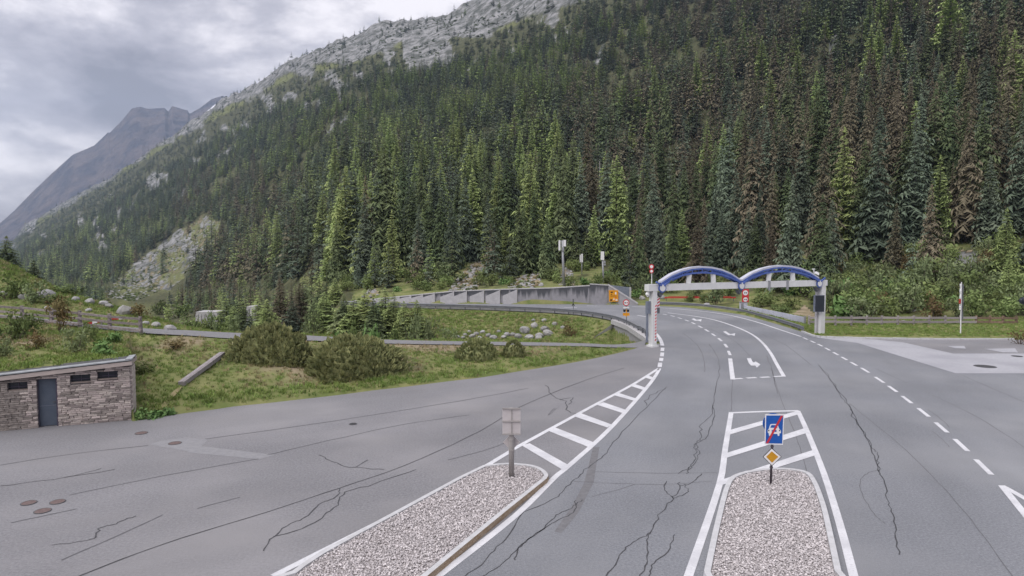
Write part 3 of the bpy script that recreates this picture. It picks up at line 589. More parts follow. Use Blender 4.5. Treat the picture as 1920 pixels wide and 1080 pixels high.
# ================================================================ TRAFFIC ISLANDS
def offset_poly(pts, d):
    n_ = len(pts); o_ = []
    area = sum(pts[i].x * pts[(i + 1) % n_].y - pts[(i + 1) % n_].x * pts[i].y for i in range(n_))
    sgn = 1 if area > 0 else -1
    for i in range(n_):
        a, b_, c = pts[i - 1], pts[i], pts[(i + 1) % n_]; d1 = (b_ - a).normalized(); d2 = (c - b_).normalized()
        n1_ = Vector((-d1.y, d1.x, 0)) * sgn; n2_ = Vector((-d2.y, d2.x, 0)) * sgn; m_ = (n1_ + n2_)
        m_.normalize(); o_.append(b_ + m_ * (d / max(m_.dot(n1_), .5)))
    return o_
PROTO = bpy.data.collections.new('prototypes')
def scatter(name, pts, rots, scls, idx, protos, parent=None):
    c = bpy.data.collections.new(name + '_kinds')
    for k, me in enumerate(protos): c.objects.link(bpy.data.objects.new('%s_kind_%02d' % (name, k), me))
    me = bpy.data.meshes.new(name); me.vertices.add(len(pts)); me.vertices.foreach_set('co', np.asarray(pts, np.float32).reshape(-1))
    a = me.attributes.new('rot', 'FLOAT_VECTOR', 'POINT'); a.data.foreach_set('vector', np.asarray(rots, np.float32).reshape(-1))
    a = me.attributes.new('scl', 'FLOAT_VECTOR', 'POINT'); a.data.foreach_set('vector', np.asarray(scls, np.float32).reshape(-1))
    a = me.attributes.new('idx', 'INT', 'POINT'); a.data.foreach_set('value', np.asarray(idx, np.int32))
    o = link(name, me, parent); o['kind'] = 'stuff'
    ng = bpy.data.node_groups.new(name, 'GeometryNodeTree'); ng.interface.new_socket('Geometry', in_out='INPUT', socket_type='NodeSocketGeometry'); ng.interface.new_socket('Geometry', in_out='OUTPUT', socket_type='NodeSocketGeometry')
    gi = ng.nodes.new('NodeGroupInput'); go = ng.nodes.new('NodeGroupOutput'); ip = ng.nodes.new('GeometryNodeInstanceOnPoints'); ci = ng.nodes.new('GeometryNodeCollectionInfo')
    ci.inputs['Collection'].default_value = c; ci.inputs['Separate Children'].default_value = True; ci.inputs['Reset Children'].default_value = True
    ip.inputs['Pick Instance'].default_value = True
    def na(nm, tp): q = ng.nodes.new('GeometryNodeInputNamedAttribute'); q.data_type = tp; q.inputs[0].default_value = nm; return q.outputs[0]
    lk = ng.links.new; lk(gi.outputs[0], ip.inputs['Points']); lk(ci.outputs[0], ip.inputs['Instance']); lk(na('idx', 'INT'), ip.inputs['Instance Index'])
    er = ng.nodes.new('FunctionNodeEulerToRotation'); lk(na('rot', 'FLOAT_VECTOR'), er.inputs[0]); lk(er.outputs[0], ip.inputs['Rotation']); lk(na('scl', 'FLOAT_VECTOR'), ip.inputs['Scale'])
    lk(ip.outputs[0], go.inputs[0]); md = o.modifiers.new('scatter', 'NODES'); md.node_group = ng
    return o
def pebble(k):
    r = random.Random(100 + k); mb = MB(); bm = bmesh.new(); bmesh.ops.create_icosphere(bm, subdivisions=1, radius=1)
    for v in bm.verts: v.co = Vector((v.co.x * 1.0, v.co.y * .8, v.co.z * .6)) * r.uniform(.75, 1.15)
    me = bpy.data.meshes.new('pebble'); bm.to_mesh(me); bm.free(); me.materials.append(MATS['gravel']); return me
PEB = [pebble(k) for k in range(6)]
def island(name, outer, label, brown_right):
    outer = [Vector((p.x, p.y, 0)) for p in outer]; hk = .15; inn = offset_poly(outer, .16); n_ = len(outer)
    t_ = thing(name, label, 'traffic island', outer[0])
    up = lambda P, z: [Vector((p.x, p.y, z)) for p in P]
    mb = MB(); o0, o1, i1, i0 = up(outer, .0), up(offset_poly(outer, .02), hk), up(inn, hk), up(inn, .03)
    fs = [(i, (i + 1) % n_, n_ + (i + 1) % n_, n_ + i) for i in range(n_)]
    fs2 = [(n_ + a, n_ + b_, n_ + c, n_ + d) for a, b_, c, d in fs]; fs3 = [(n_ + a, n_ + b_, n_ + c, n_ + d) for a, b_, c, d in fs2]
    mb.add(o0 + o1 + i1 + i0, fs + fs2 + fs3)
    if brown_right:
        for k, f in enumerate(fs):
            a, b_ = outer[f[0]], outer[f[1]]
            if (a.x + b_.x) / 2 > brown_right((a.y + b_.y) / 2): mb.m[k] = 1
    mb.build('kerb', ['kerb', 'kerb_face'], t_)
    mb = MB(); mb.poly(up(inn, .09)); mb.build('gravel_bed', 'gravel_bed', t_)
    xs = [p.x for p in inn]; ys = [p.y for p in inn]; ymin = max(min(ys), 13.0)
    cnt = int((max(xs) - min(xs)) * (max(ys) - ymin) * 950)
    X = RNG.uniform(min(xs), max(xs), cnt); Y = RNG.uniform(ymin, max(ys), cnt); ok = inpoly(X, Y, [(p.x, p.y) for p in offset_poly(inn, .03)]); X = X[ok]; Y = Y[ok]; k = len(X)
    sc = (.012 + .028 * RNG.random(k) ** 2.0)[:, None] * np.ones((1, 3)); Z = .10 + RNG.uniform(0, .045, k)
    gr = scatter('gravel', np.stack([X, Y, Z], -1), RNG.uniform(-1, 1, (k, 3)) * np.array([.6, .6, 3.1]), sc, RNG.integers(0, 6, k), PEB, t_)
    return t_
LI = curve([G(547, 1082), G(600, 1045), G(740, 968), G(860, 902)], 2) + curve([G(905, 880), G(930, 877), G(959, 875.5), G(999, 879.5), G(1020, 888), G(1029, 898), G(1026, 906)], 3) + curve([G(960, 960), G(880, 1027), G(815, 1082)], 2)
LI += [Vector((G(815, 1082).x - .9, 12.6, 0)), Vector((-6.0, 12.2, 0)), Vector((-6.9, 13.2, 0))]
cxl = lambda y: np.interp(y, [12, 15, 21], [-4.5, -3.9, .95])
island('traffic_island', LI, 'long gravel island with pale kerb and the grey sign backs standing on it', cxl)
RI = [Vector((4.0, 10, 0))] + curve([G(1318, 1082), G(1342, 976), G(1362, 910), G(1387, 894), G(1420, 887.5), G(1453, 884.5), G(1492, 887), G(1519, 894.5), G(1532, 911), G(1543, 937), G(1555, 976), G(1579, 1082)], 3) + [Vector((7.0, 10, 0))]
island('traffic_island', RI, 'gravel island with the blue end of motor road sign on it', None)

# ================================================================ SIGNS
def disc(c, r, nrm, n_=28, r_in=0.0):
    nrm = Vector(nrm).normalized(); a = nrm.cross(Vector((0, 0, 1))).normalized(); b_ = a.cross(nrm); P = []
    for i in range(n_): th = 2 * math.pi * i / n_; P.append(Vector(c) + (a * math.cos(th) + b_ * math.sin(th)) * r)
    return P
FWD = Vector((0, -1, 0))
def plate(mb, pts, off, mi=0): mb.prism(pts, off, mi)
# left: two boards and a diamond seen from behind on a stout round post
b0 = G(959, 893, .12); s_ = 1 / (F / b0.y)
t_ = thing('road_sign', 'two stacked grey sign boards and a diamond seen from behind on stout post', 'road sign', b0)
zt = A(958, 762, b0.y).z
mb = MB(); mb.tube(b0, (b0.x, b0.y, zt - .05), .085, n=14); smooth(mb.build('post', 'post_grey', t_))
def rect(cx_, cz, w_, h_, y): return [Vector((cx_ - w_ / 2, y, cz - h_ / 2)), Vector((cx_ + w_ / 2, y, cz - h_ / 2)), Vector((cx_ + w_ / 2, y, cz + h_ / 2)), Vector((cx_ - w_ / 2, y, cz + h_ / 2))]
zA = A(958, 763, b0.y).z; zB = A(958, 788, b0.y).z; zC = A(958, 813, b0.y).z; wS = 34 * s_; yb = b0.y + .11
yn = b0.y - .12
for za, zb in ((zA, zB), (zB, zC)):
    mb = MB(); mb.prism(rect(b0.x, (za + zb) / 2, wS, za - zb - .01, yn), (0, .02, 0)); mb.build('board', 'sign_back', t_)
mb = MB(); mb.box((b0.x + .01, yn - .012, (zA + zC) / 2), (.05, .02, zA - zC - .02)); mb.build('centre_stripe', 'post_grey', t_)  # dark bar stands in for the shaded groove down the boards
for z_ in (zA - .02, zB, zC + .02):
    mb = MB(); mb.box((b0.x, yn - .025, z_), (wS * 1.04, .03, .045)); mb.build('rail', 'post_grey', t_)
zd = A(958, 831, b0.y).z; hd = 16.5 * s_
mb = MB(); mb.prism([Vector((b0.x - hd, yb, zd)), Vector((b0.x, yb, zd - hd)), Vector((b0.x + hd, yb, zd)), Vector((b0.x, yb, zd + hd))], (0, .02, 0)); mb.build('diamond_plate', 'sign_back', t_)
for z_ in (zd + .12, zd - .2):
    mb = MB(); mb.tube((b0.x, b0.y, z_ - .02), (b0.x, b0.y, z_ + .02), .1, n=14); mb.build('clamp', 'post_grey', t_)
# right: end-of-motor-road board, blue disc behind it, priority diamond
b0 = G(1445, 907, .12); s_ = b0.y / F
t_ = thing('road_sign', 'blue board with white car crossed out in red above a yellow diamond sign', 'road sign', b0)
px2 = lambda x, y, dy=0.0: A(x, y, b0.y + dy)
mb = MB(); top_ = px2(1450, 778); mb.tube(b0, top_, .035, n=10); smooth(mb.build('post', 'post_dark', t_))
yf = -.05
def pl(name, pix, dy, th, m_, parent=t_):
    mb = MB(); mb.prism([px2(x, y, dy) for x, y in pix], (0, th, 0)); return mb.build(name, m_, parent)
bd = pl('board', [(1434, 833), (1468, 834), (1470.5, 777), (1435, 777)], yf, .02, 'sign_white')
pl('board_face', [(1435.5, 831.2), (1466.6, 831.8), (1468.6, 779), (1436.8, 779)], yf - .003, .002, 'sign_blue', bd)
car = [(1439.5, 806.5), (1441.5, 804), (1444.3, 796), (1446.5, 795), (1455.5, 795), (1458.6, 797), (1461, 804), (1464, 807), (1464.3, 812), (1461.5, 812.5), (1461.3, 817), (1458.6, 817.6), (1457.6, 813.8), (1446, 813), (1445, 817), (1442, 817), (1441.2, 812), (1439.5, 811)]
pl('car_symbol', car, yf - .006, .002, 'sign_white', bd)
pl('windscreen', [(1444.2, 802), (1446.6, 796.8), (1455, 797), (1457.8, 802.4)], yf - .008, .001, 'sign_blue', bd)
for cx_ in (1441.5, 1461.8): pl('headlamp', [(cx_ - 1, 808.5), (cx_ + 1, 808.5), (cx_ + 1, 806), (cx_ - 1, 806)], yf - .009, .001, 'sign_black', bd)
pl('grille', [(1447, 809.5), (1456, 810), (1456, 806.5), (1447, 806)], yf - .009, .001, 'sign_blue', bd)
pl('red_bar', [(1436, 831.3), (1440.4, 831.3), (1468.6, 779.4), (1464.2, 779.2)], yf - .011, .002, 'sign_red', bd)
mb = MB(); mb.prism(disc(px2(1449.5, 793.5, .05), 19.5 * s_, (0, -1, 0)), (0, .02, 0)); mb.build('disc_plate', 'sign_blue', t_)
dm = pl('diamond_plate', [(1430.5, 856.5), (1447, 840), (1465.5, 856.5), (1447.5, 874)], yf, .02, 'sign_black')
pl('diamond_border', [(1431.8, 856.5), (1447, 841.4), (1464.2, 856.5), (1447.5, 872.6)], yf - .004, .003, 'sign_white', dm)
pl('diamond_face', [(1436.6, 856.5), (1447.2, 846.2), (1459.4, 856.5), (1447.5, 867.6)], yf - .008, .003, 'sign_yellow', dm)
for z_ in (px2(1449, 837).z, px2(1449, 876).z):
    mb = MB(); c = b0 + (top_ - b0) * ((z_ - b0.z) / (top_.z - b0.z)); mb.tube((c.x, c.y, z_ - .02), (c.x, c.y, z_ + .02), .05, n=10); mb.build('clamp', 'post_dark', t_)

# ================================================================ GANTRY
PL = G(1223.5, 650); PR = G(1538, 627)
gx = (PR - PL); gl = gx.length; gd = gx.normalized(); gn = Vector((gd.y, -gd.x, 0))     # gn points to the camera side
ZB0, ZB1 = 4.26, 4.76
t_ = thing('road_gantry', 'pale road portal with two blue arches over the lanes', 'gantry', PL)
gp = lambda s, z, o=0.0: PL + gd * s + gn * o + Vector((0, 0, z))
Rg = Matrix((gd, gn, Vector((0, 0, 1)))).transposed()
ps = lambda x: ((x - 1223.5) / (1538 - 1223.5))
def s_at(x):   # distance along the portal for a photo column
    d = ray(x, 540); az = d[0] / d[1]; return (PL.x - az * PL.y) / (az * gd.y - gd.x)
for s0, wd in ((0, .38), (gl, .50)):
    mb = MB(); mb.box(gp(s0, ZB0 / 2), (wd, .5, ZB0), Rg); mb.box(gp(s0, .06), (wd + .22, .72, .12), Rg); post = mb.build('post', 'white_metal', t_)
    mb = MB(); mb.box(gp(s0 + (.27 if s0 == 0 else -.36), ZB0 / 2 - .1, -.15), (.12 if s0 == 0 else .16, .2, ZB0 - .3), Rg); mb.build('cable_duct', 'light_concrete', t_)
mb = MB(); mb.box(gp(gl / 2 - .1, (ZB0 + ZB1) / 2), (gl + 1.0, .55, ZB1 - ZB0), Rg); mb.build('beam', 'white_metal', t_)
# arches: canopy of flat plates over blue trusses
for sa, sb in ((s_at(1236), s_at(1383)), (s_at(1387), s_at(1530))):
    nseg = 8; span = sb - sa; rise = 1.08; pts = []
    for i in range(nseg + 1):
        u = i / nseg; pts.append((sa + span * u, ZB1 + .02 + rise * (1 - (2 * u - 1) ** 2) ** .9 * 1.0 + .1))
    for i in range(nseg):
        (a, za), (b_, zb) = pts[i], pts[i + 1]; mb = MB()
        mb.prism([gp(a, za, .30), gp(b_, zb, .30), gp(b_, zb + .14, .30), gp(a, za + .14, .30)], gn * -.45); mb.build('roof_plate', 'lavender_metal', t_)
    for side in (.27, -.12):
        mb = MB()
        for i in range(nseg):
            (a, za), (b_, zb) = pts[i], pts[i + 1]
            k0 = .20 * math.sin(math.pi * i / nseg) + .17; k1 = .20 * math.sin(math.pi * (i + 1) / nseg) + .17
            mb.bar(gp(a, za - .06, side), gp(b_, zb - .06, side), .10, .12)
            mb.bar(gp(a, za - k0, side), gp(b_, zb - k1, side), .09, .13)
            mb.bar(gp(a, za - .06, side), gp(a, za - k0, side), .08, .08, up=(0, 1, 0))
            if i % 2 == 0: mb.bar(gp(a, za - k0, side), gp(b_, zb - .06, side), .06, .06)
        mb.build('arch_truss', 'blue_metal', t_)
    for i in range(1, nseg):
        (a, za) = pts[i]; mb = MB(); mb.bar(gp(a, za - .10, .24), gp(a, za - .10, -.09), .08, .1); mb.build('purlin', 'blue_metal', t_)
    for i in (1, 5, 6) if sa < 3 else (0, 1, 5, 6):
        mb = MB(); (a, za), (b_, zb) = pts[i], pts[i + 1]; mb.prism([gp(a + .06, za - .1, .24), gp(b_ - .06, zb - .1, .24), gp(b_ - .06, zb - .44, .24), gp(a + .06, za - .44, .24)], gn * -.02); mb.build('side_panel', 'blue_metal', t_)
    for u, lean in ((.34, .0), (.66, .0)):
        a = sa + span * u; zt_ = ZB1 + .1 + rise * (1 - (2 * u - 1) ** 2) ** .9 - .3; mb = MB(); mb.bar(gp(a, ZB1, .15), gp(a - (u - .5) * .5, zt_, .15), .34, .2, up=(0, 1, 0)); mb.build('strut', 'white_metal', t_)
for x in (1236.5, 1384.5, 1530):
    s0 = s_at(x); mb = MB(); c = gp(s0, ZB1 - .28, .32); P = disc(c, .36, gn, 12); mb.prism(P, gn * .06); hub = mb.build('bearing_ring', 'blue_metal', t_)
    mb = MB(); mb.prism(disc(c + gn * .065, .26, gn, 12), gn * .03); mb.build('bearing_disc', 'white_metal', hub)
    for k in (-1, 1):
        mb = MB(); mb.bar(gp(s0 + k * .1, ZB1 - .1, .4), gp(s0 + k * .62, ZB1 + .2, .4), .09, .12); mb.build('fork', 'blue_metal', t_)
    mb = MB(); mb.prism([gp(s0 - .3, ZB1 - .62, .2), gp(s0, ZB1 - 1.0, .2), gp(s0 + .3, ZB1 - .62, .2)], gn * -.3); mb.build('under_bracket', 'dark_steel', t_)
for x in (1437, 1471):
    mb = MB(); mb.box(gp(s_at(x), ZB1 - .33, .3), (.2, .1, .8), Rg); mb.build('cable_box', 'galvanised', t_)
# hazard strip on the left post
mb = MB(); mb.box(gp(.06, 1.75, .265), (.16, .03, 2.9), Rg); hz = mb.build('hazard_strip', 'sign_white', t_)
for k in range(12):
    z_ = .45 + k * .235; mb = MB(); mb.prism([gp(-.01, z_, .282), gp(.13, z_ + .09, .282), gp(.13, z_ + .20, .282), gp(-.01, z_ + .11, .282)], gn * .004); mb.build('hazard_stripe', 'sign_red', hz)
for s0, m_ in ((-.38, 'blue_grey'), (.46, 'dark_steel')):
    mb = MB(); mb.box(gp(s0, 3.0, -.1), (.30, .25, .95), Rg); mb.build('control_box', m_, t_)
mb = MB(); mb.box(gp(.44, 3.35, .06), (.24, .03, .75), Rg); hp = mb.build('hazard_plate', 'sign_white', t_)
for k in range(3):
    z_ = 3.02 + k * .24; mb = MB(); mb.prism([gp(.33, z_, .078), gp(.55, z_ + .12, .078), gp(.55, z_ + .23, .078), gp(.33, z_ + .11, .078)], gn * .004); mb.build('hazard_stripe', 'sign_red', hp)
mb = MB(); mb.box(gp(-.46, 1.5, -.1), (.12, .12, 2.2), Rg); mb.build('conduit', 'blue_grey', t_)
# display board on the right post
dsp = thing('display_board', 'black blank traffic display fixed to the right portal post', 'display', gp(gl - .22, 2.0))
zc = (A(1535, 553, PR.y).z + A(1535, 583, PR.y).z) / 2
cD = A(1535.5, 568, PR.y - .55); mb = MB(); mb.box((cD.x, cD.y, zc), (.82, .3, 1.44)); mb.build('housing', 'blue_grey', dsp)
mb = MB(); mb.box((cD.x, cD.y - .155, zc), (.76, .02, 1.38)); mb.build('screen', 'screen', dsp)
# lamps, camera, signs on the gantry
def lamp(px, py, Y, label, up_):
    c = A(px, py, Y); t2 = thing('street_lamp', label, 'lamp', c)
    mb = MB(); mb.tube(c + Vector((0, 0, up_)), c, .03, n=8); mb.build('arm', 'white_metal', t2)
    mb = MB()
    for k in range(5): mb.tube(c + Vector((0, 0, -.09 * k)), c + Vector((0, 0, -.09 * (k + 1))), [.05, .12, .17, .17, .1][k], [.12, .17, .17, .1, .02][k], 12, cap=k in (0, 4))
    smooth(mb.build('lamp_head', 'sign_white', t2)); return t2
lamp(1214.5, 546, PL.y - .1, 'small white lamp hanging from the left end of the portal beam', .28)
c = A(1529, 528, PR.y); t2 = thing('street_lamp', 'white lamp head on a thin mast above the right end of the portal', 'lamp', c)
mb = MB(); mb.tube(c, A(1525, 505, PR.y), .03, n=8); mb.tube(A(1525, 505, PR.y), A(1529, 511, PR.y), .02, n=6); mb.build('mast', 'white_metal', t2)
mb = MB(); c1 = A(1527, 510, PR.y); mb.box(c1 + Vector((.22, 0, -.1)), (.42, .24, .2), Matrix.Rotation(.5, 3, 'Y'), taper=.6); mb.build('lamp_head', 'sign_white', t2)
mb = MB(); mb.box(A(1525.5, 504.5, PR.y), (.22, .1, .08)); mb.build('sensor', 'white_metal', t2)
c = A(1222, 532, PL.y); t2 = thing('road_sign', 'two small red and white round signs on a pole above the portal', 'road sign', c)
mb = MB(); mb.tube(c, A(1222, 496, PL.y), .035, n=8); mb.build('pole', 'white_metal', t2)
for yy, rr in ((500, .19), (508.5, .16)):
    p = A(1221.6, yy, PL.y - .08); mb = MB(); mb.prism(disc(p, rr, FWD, 20), (0, .02, 0)); q = mb.build('sign_plate', 'sign_red', t2)
    mb = MB(); mb.prism(disc(p + Vector((0, -.004, 0)), rr * .62, FWD, 20), (0, .002, 0)); mb.build('sign_face', 'sign_white', q)

# ================================================================ RETAINING WALL
t_ = thing('retaining_wall', 'long pale concrete retaining wall streaked dark along its top', 'wall', W(1140, 90.6))
wpx = [640, 662, 684, 706, 728, 750, 772, 794, 816, 852, 876, 908, 938, 970, 1033, 1106, 1140]
wY = lambda c: np.interp(c, [a for a, b_ in WALLB[::-1]], [b_ for a, b_ in WALLB[::-1]])
def wtop(c):
    y = np.interp(c, [640, 700, 770, 850, 970, 1105, 1106, 1145], [567, 562, 555, 547, 542.5, 539.5, 533.5, 536]); return A(c, y, wY(c)).z
for i in range(len(wpx) - 1):
    a, b_ = wpx[i], wpx[i + 1]; pa, pb = W(a, wY(a)), W(b_, wY(b_)); g_ = (pb - pa).normalized() * .02
    pa += g_; pb -= g_; za, zb = wtop(a + .5), wtop(b_ - .5); mb = MB()
    mb.prism([pa + Vector((0, 0, -.3)), pb + Vector((0, 0, -.3)), pb + Vector((0, 0, zb)), pa + Vector((0, 0, za))], (0, .5, 0)); mb.build('wall_panel', 'stained_wall', t_)
    mb = MB(); mb.prism([pa + Vector((0, -.06, za + .004)), pb + Vector((0, -.06, zb + .004)), pb + Vector((0, -.06, zb + .12)), pa + Vector((0, -.06, za + .12))], (0, .62, 0)); mb.build('coping', 'light_concrete', t_)
    if b_ <= 970:   # sloping buttress at each joint of the low part
        d = (pa - pb).normalized(); mb = MB()
        mb.prism([pb + Vector((0, -.02, -.2)), pb + d * 2.0 + Vector((0, -.02, -.2)), pb + d * 2.0 + Vector((0, -.02, zb * .55)), pb + Vector((0, -.02, zb))], (0, -.16, 0)); mb.build('buttress', 'light_concrete', t_)
# wing wall sloping down to the right with pale coping, and the block behind
t2 = thing('wing_wall', 'triangular concrete wing wall with pale sloping coping at the wall end', 'wall', W(1160, 90.2))
pa, pb = W(1140.5, 90.55), W(1196, 89.2); zt_ = A(1143, 536, 90.5).z; mb = MB()
mb.prism([pa + Vector((0, 0, -.3)), pb + Vector((0, 0, -.3)), pb + Vector((0, 0, .1)), pa + Vector((0, 0, zt_))], (0, .45, 0)); mb.build('wall_face', 'concrete', t2)
mb = MB(); mb.prism([pa + Vector((0, -.08, zt_ + .004)), pb + Vector((0, -.08, .104)), pb + Vector((0, -.08, .34)), pa + Vector((0, -.08, zt_ + .26))], (0, .62, 0)); mb.build('coping', 'light_concrete', t2)
t3 = thing('concrete_block_wall', 'grey concrete wall block rising behind the sloping wing wall', 'wall', W(1165, 93))
mb = MB(); pa, pb = W(1146, 93), W(1180, 92.6); mb.prism([pa, pb, pb + Vector((0, 0, A(1180, 539, 92.6).z)), pa + Vector((0, 0, A(1146, 535, 93).z))], (0, .5, 0)); mb.build('wall_face', 'blue_grey', t3)
mb = MB(); mb.box(pb + Vector((.08, -.05, A(1180, 539, 92.6).z / 2)), (.22, .5, A(1180, 538, 92.6).z)); mb.build('end_post', 'light_concrete', t3)
# orange information board on the wing wall
t2 = thing('information_board', 'orange board with dark pictograms on the concrete wing wall', 'sign', A(1150, 566, 90.0))
q = lambda x, y, dy=0.0: A(x, y, 90.0 + dy)
mb = MB(); mb.prism([q(1142, 565.5), q(1159.5, 565.5), q(1159, 544.3), q(1141.5, 544)], (0, .05, 0)); bdo = mb.build('board', 'sign_orange', t2)
for x, y, w_, h_, m_ in ((1147, 548, 4.5, 2.2, 'sign_black'), (1154.5, 550, 3, 4, 'sign_white'), (1150, 555, 12, .7, 'sign_black'), (1146, 562.5, 4, 3, 'sign_black'), (1151, 561, 2.2, 3, 'sign_white'), (1156, 562.5, 3.5, 2.6, 'sign_white'), (1146.5, 552, 3, 1, 'sign_black'), (1155, 557.5, 4, 1, 'sign_red')):
    mb = MB(); mb.prism([q(x - w_ / 2, y + h_ / 2, -.01), q(x + w_ / 2, y + h_ / 2, -.01), q(x + w_ / 2 * .8, y - h_ / 2, -.01), q(x - w_ / 2 * .9, y - h_ / 2, -.01)], (0, .008, 0)); mb.build('pictogram', m_, bdo)
for x in (1144, 1157):
    mb = MB(); p = q(x, 566.5, .06); mb.tube((p.x, p.y, -.05), (p.x, p.y, p.z + 1.4), .04, n=8); mb.build('post', 'galvanised', t2)

# ================================================================ UNDERPASS AND GUARDRAILS
t_ = thing('underpass_wall', 'curved concrete wall of the small underpass below the guardrail', 'wall', W(1180, 63.8))
gpts = curve([W(c, y) for c, y in GRAIL if c >= 1140], 6); gpts = [p for p in gpts if p.x < W(1213, 55.2).x + .05]
mb = MB(); lo_ = lambda p: max(-2.4, -.1 - (p.y - 54.5) * .19)
for i in range(len(gpts) - 1):
    p, q2 = gpts[i], gpts[i + 1]; dn = Vector((-.12, -.12, 0)); pa, pb = p + dn, q2 + dn
    mb.prism([pa + Vector((0, 0, lo_(p) - .3)), pb + Vector((0, 0, lo_(q2) - .3)), pb + Vector((0, 0, -.3)), pa + Vector((0, 0, -.3))], (.25, .25, 0))
mb.build('wall_face', 'concrete', t_)
mb = MB()
for i in range(len(gpts) - 1):
    p, q2 = gpts[i], gpts[i + 1]; dn = Vector((-.3, -.3, 0)); pa, pb = p + dn, q2 + dn
    mb.prism([pa + Vector((0, 0, -.30)), pb + Vector((0, 0, -.30)), pb + Vector((0, 0, .14)), pa + Vector((0, 0, .14))], (.5, .5, 0))
mb.build('cap_beam', 'light_concrete', t_)
mb = MB(); p0 = W(1150, 68.9, -.2); mb.prism([p0, A(1112, 634, 66.0), A(1108, 637, 66.0), p0 + Vector((0, 0, -.5))], (.15, .4, 0)); mb.build('wing', 'light_concrete', t_)
def guardrail(name, label, pts, step=2.0, kerb_h=0.0, side=Vector((0, -1, 0)), hgt=.72):
    t3 = thing(name, label, 'guardrail', pts[0]); P = pts
    prof = [(0.0, 0.0), (.05, .03), (.05, .09), (0, .12), (0, .18), (.05, .21), (.05, .28), (0, .31)]
    mb = MB(); vs = []; npf = len(prof)
    for i, p in enumerate(P):
        d = (P[min(i + 1, len(P) - 1)] - P[max(i - 1, 0)]).normalized(); s2 = Vector((-d.y, d.x, 0))
        if s2.dot(side) < 0: s2 = -s2
        for o_, z_ in prof: vs.append(p + s2 * (o_ + .05) + Vector((0, 0, hgt - .31 + z_)))
    fs = [(i * npf + k, (i + 1) * npf + k, (i + 1) * npf + k + 1, i * npf + k + 1) for i in range(len(P) - 1) for k in range(npf - 1)]
    mb.add(vs, fs); rl = mb.build('rail', 'rail_steel', t3); md = rl.modifiers.new('thickness', 'SOLIDIFY'); md.thickness = .02
    acc = 0; nxt = .3
    for i in range(len(P) - 1):
        sl = (P[i + 1] - P[i]).length
        while acc + sl > nxt:
            p = P[i].lerp(P[i + 1], (nxt - acc) / sl); mb = MB(); mb.box(p + Vector((0, 0, hgt / 2 - .02)), (.11, .11, hgt - .02)); mb.build('post', 'dark_steel', t3); nxt += step
        acc += sl
    if kerb_h:
        mb = MB()
        for i in range(len(P) - 1): mb.prism([P[i] + Vector((.25, .25, -.1)), P[i + 1] + Vector((.25, .25, -.1)), P[i + 1] + Vector((.25, .25, kerb_h)), P[i] + Vector((.25, .25, kerb_h))], (.12, .12, 0))
        mb.build('edge_kerb', 'light_concrete', t3)
    return t3
guardrail('guardrail', 'long steel guardrail curving along the embankment edge of the bend', curve([W(c, y - .1, .0) for c, y in GRAIL], 8), 2.0, .22, hgt=.58)
RG = curve([G(1236, 573.5), G(1290, 575.8), G(1340, 581), G(1380, 587), G(1400, 590.5), G(1440, 601.5), G(1480, 614), G(1500, 621), G(1509, 625)], 6)
RG = [p + Vector((.15, .35, .02)) for p in RG]
guardrail('guardrail', 'steel guardrail on the outer side of the bend under the arches', RG, 2.0, 0, Vector((-.3, -1, 0)), .50)
mb = MB()
for i in range(len(RG) - 1):
    if RG[i].x > G(1385, 588).x: mb.prism([RG[i] + Vector((.3, .3, -.05)), RG[i + 1] + Vector((.3, .3, -.05)), RG[i + 1] + Vector((.3, .3, .26)), RG[i] + Vector((.3, .3, .26))], (.2, .2, 0))
tag(mb.build('parapet_kerb', 'light_concrete'), 'pale concrete kerb below the guardrail by the ribbed panel screen', 'kerb')
# ribbed panel screen behind the right guardrail
t_ = thing('panel_screen', 'lavender grey ribbed panel screen behind the right guardrail', 'screen wall', G(1508, 618))
sc0, sc1 = W(1390, 79.0), W(1508, 64.4); cv = curve([sc0, W(1440, 72.2), W(1480, 67.4), sc1], 5)
for i in range(len(cv) - 1):
    c0 = 960 + F * cv[i].x / cv[i].y; f0, f1 = i / (len(cv) - 1), (i + 1) / (len(cv) - 1)
    h0, h1_ = .66 + .02 * (1 - f0), .66 + .02 * (1 - f1); mb = MB(); d = (cv[i + 1] - cv[i]).normalized() * .015
    a, b_ = cv[i] + d, cv[i + 1] - d
    mb.prism([a + Vector((0, 0, .1)), b_ + Vector((0, 0, .1)), b_ + Vector((0, 0, h1_ + .2)), a + Vector((0, 0, h0 + .2))], (.06, .06, 0)); pn = mb.build('panel', 'lavender_metal', t_)
    for k in range(3):
        p = a.lerp(b_, (k + .5) / 3); hh = h0 + (h1_ - h0) * (k + .5) / 3; mb = MB(); mb.box(p + Vector((-.02, -.02, .15 + hh / 2)), (.05, .05, hh + .08)); mb.build('rib', 'lavender_metal', pn)
for p, hh in ((sc0, .95), (sc1, .95)):
    mb = MB(); mb.box(p + Vector((.05, .05, hh / 2)), (.16, .16, hh)); mb.build('end_post', 'galvanised', t_)
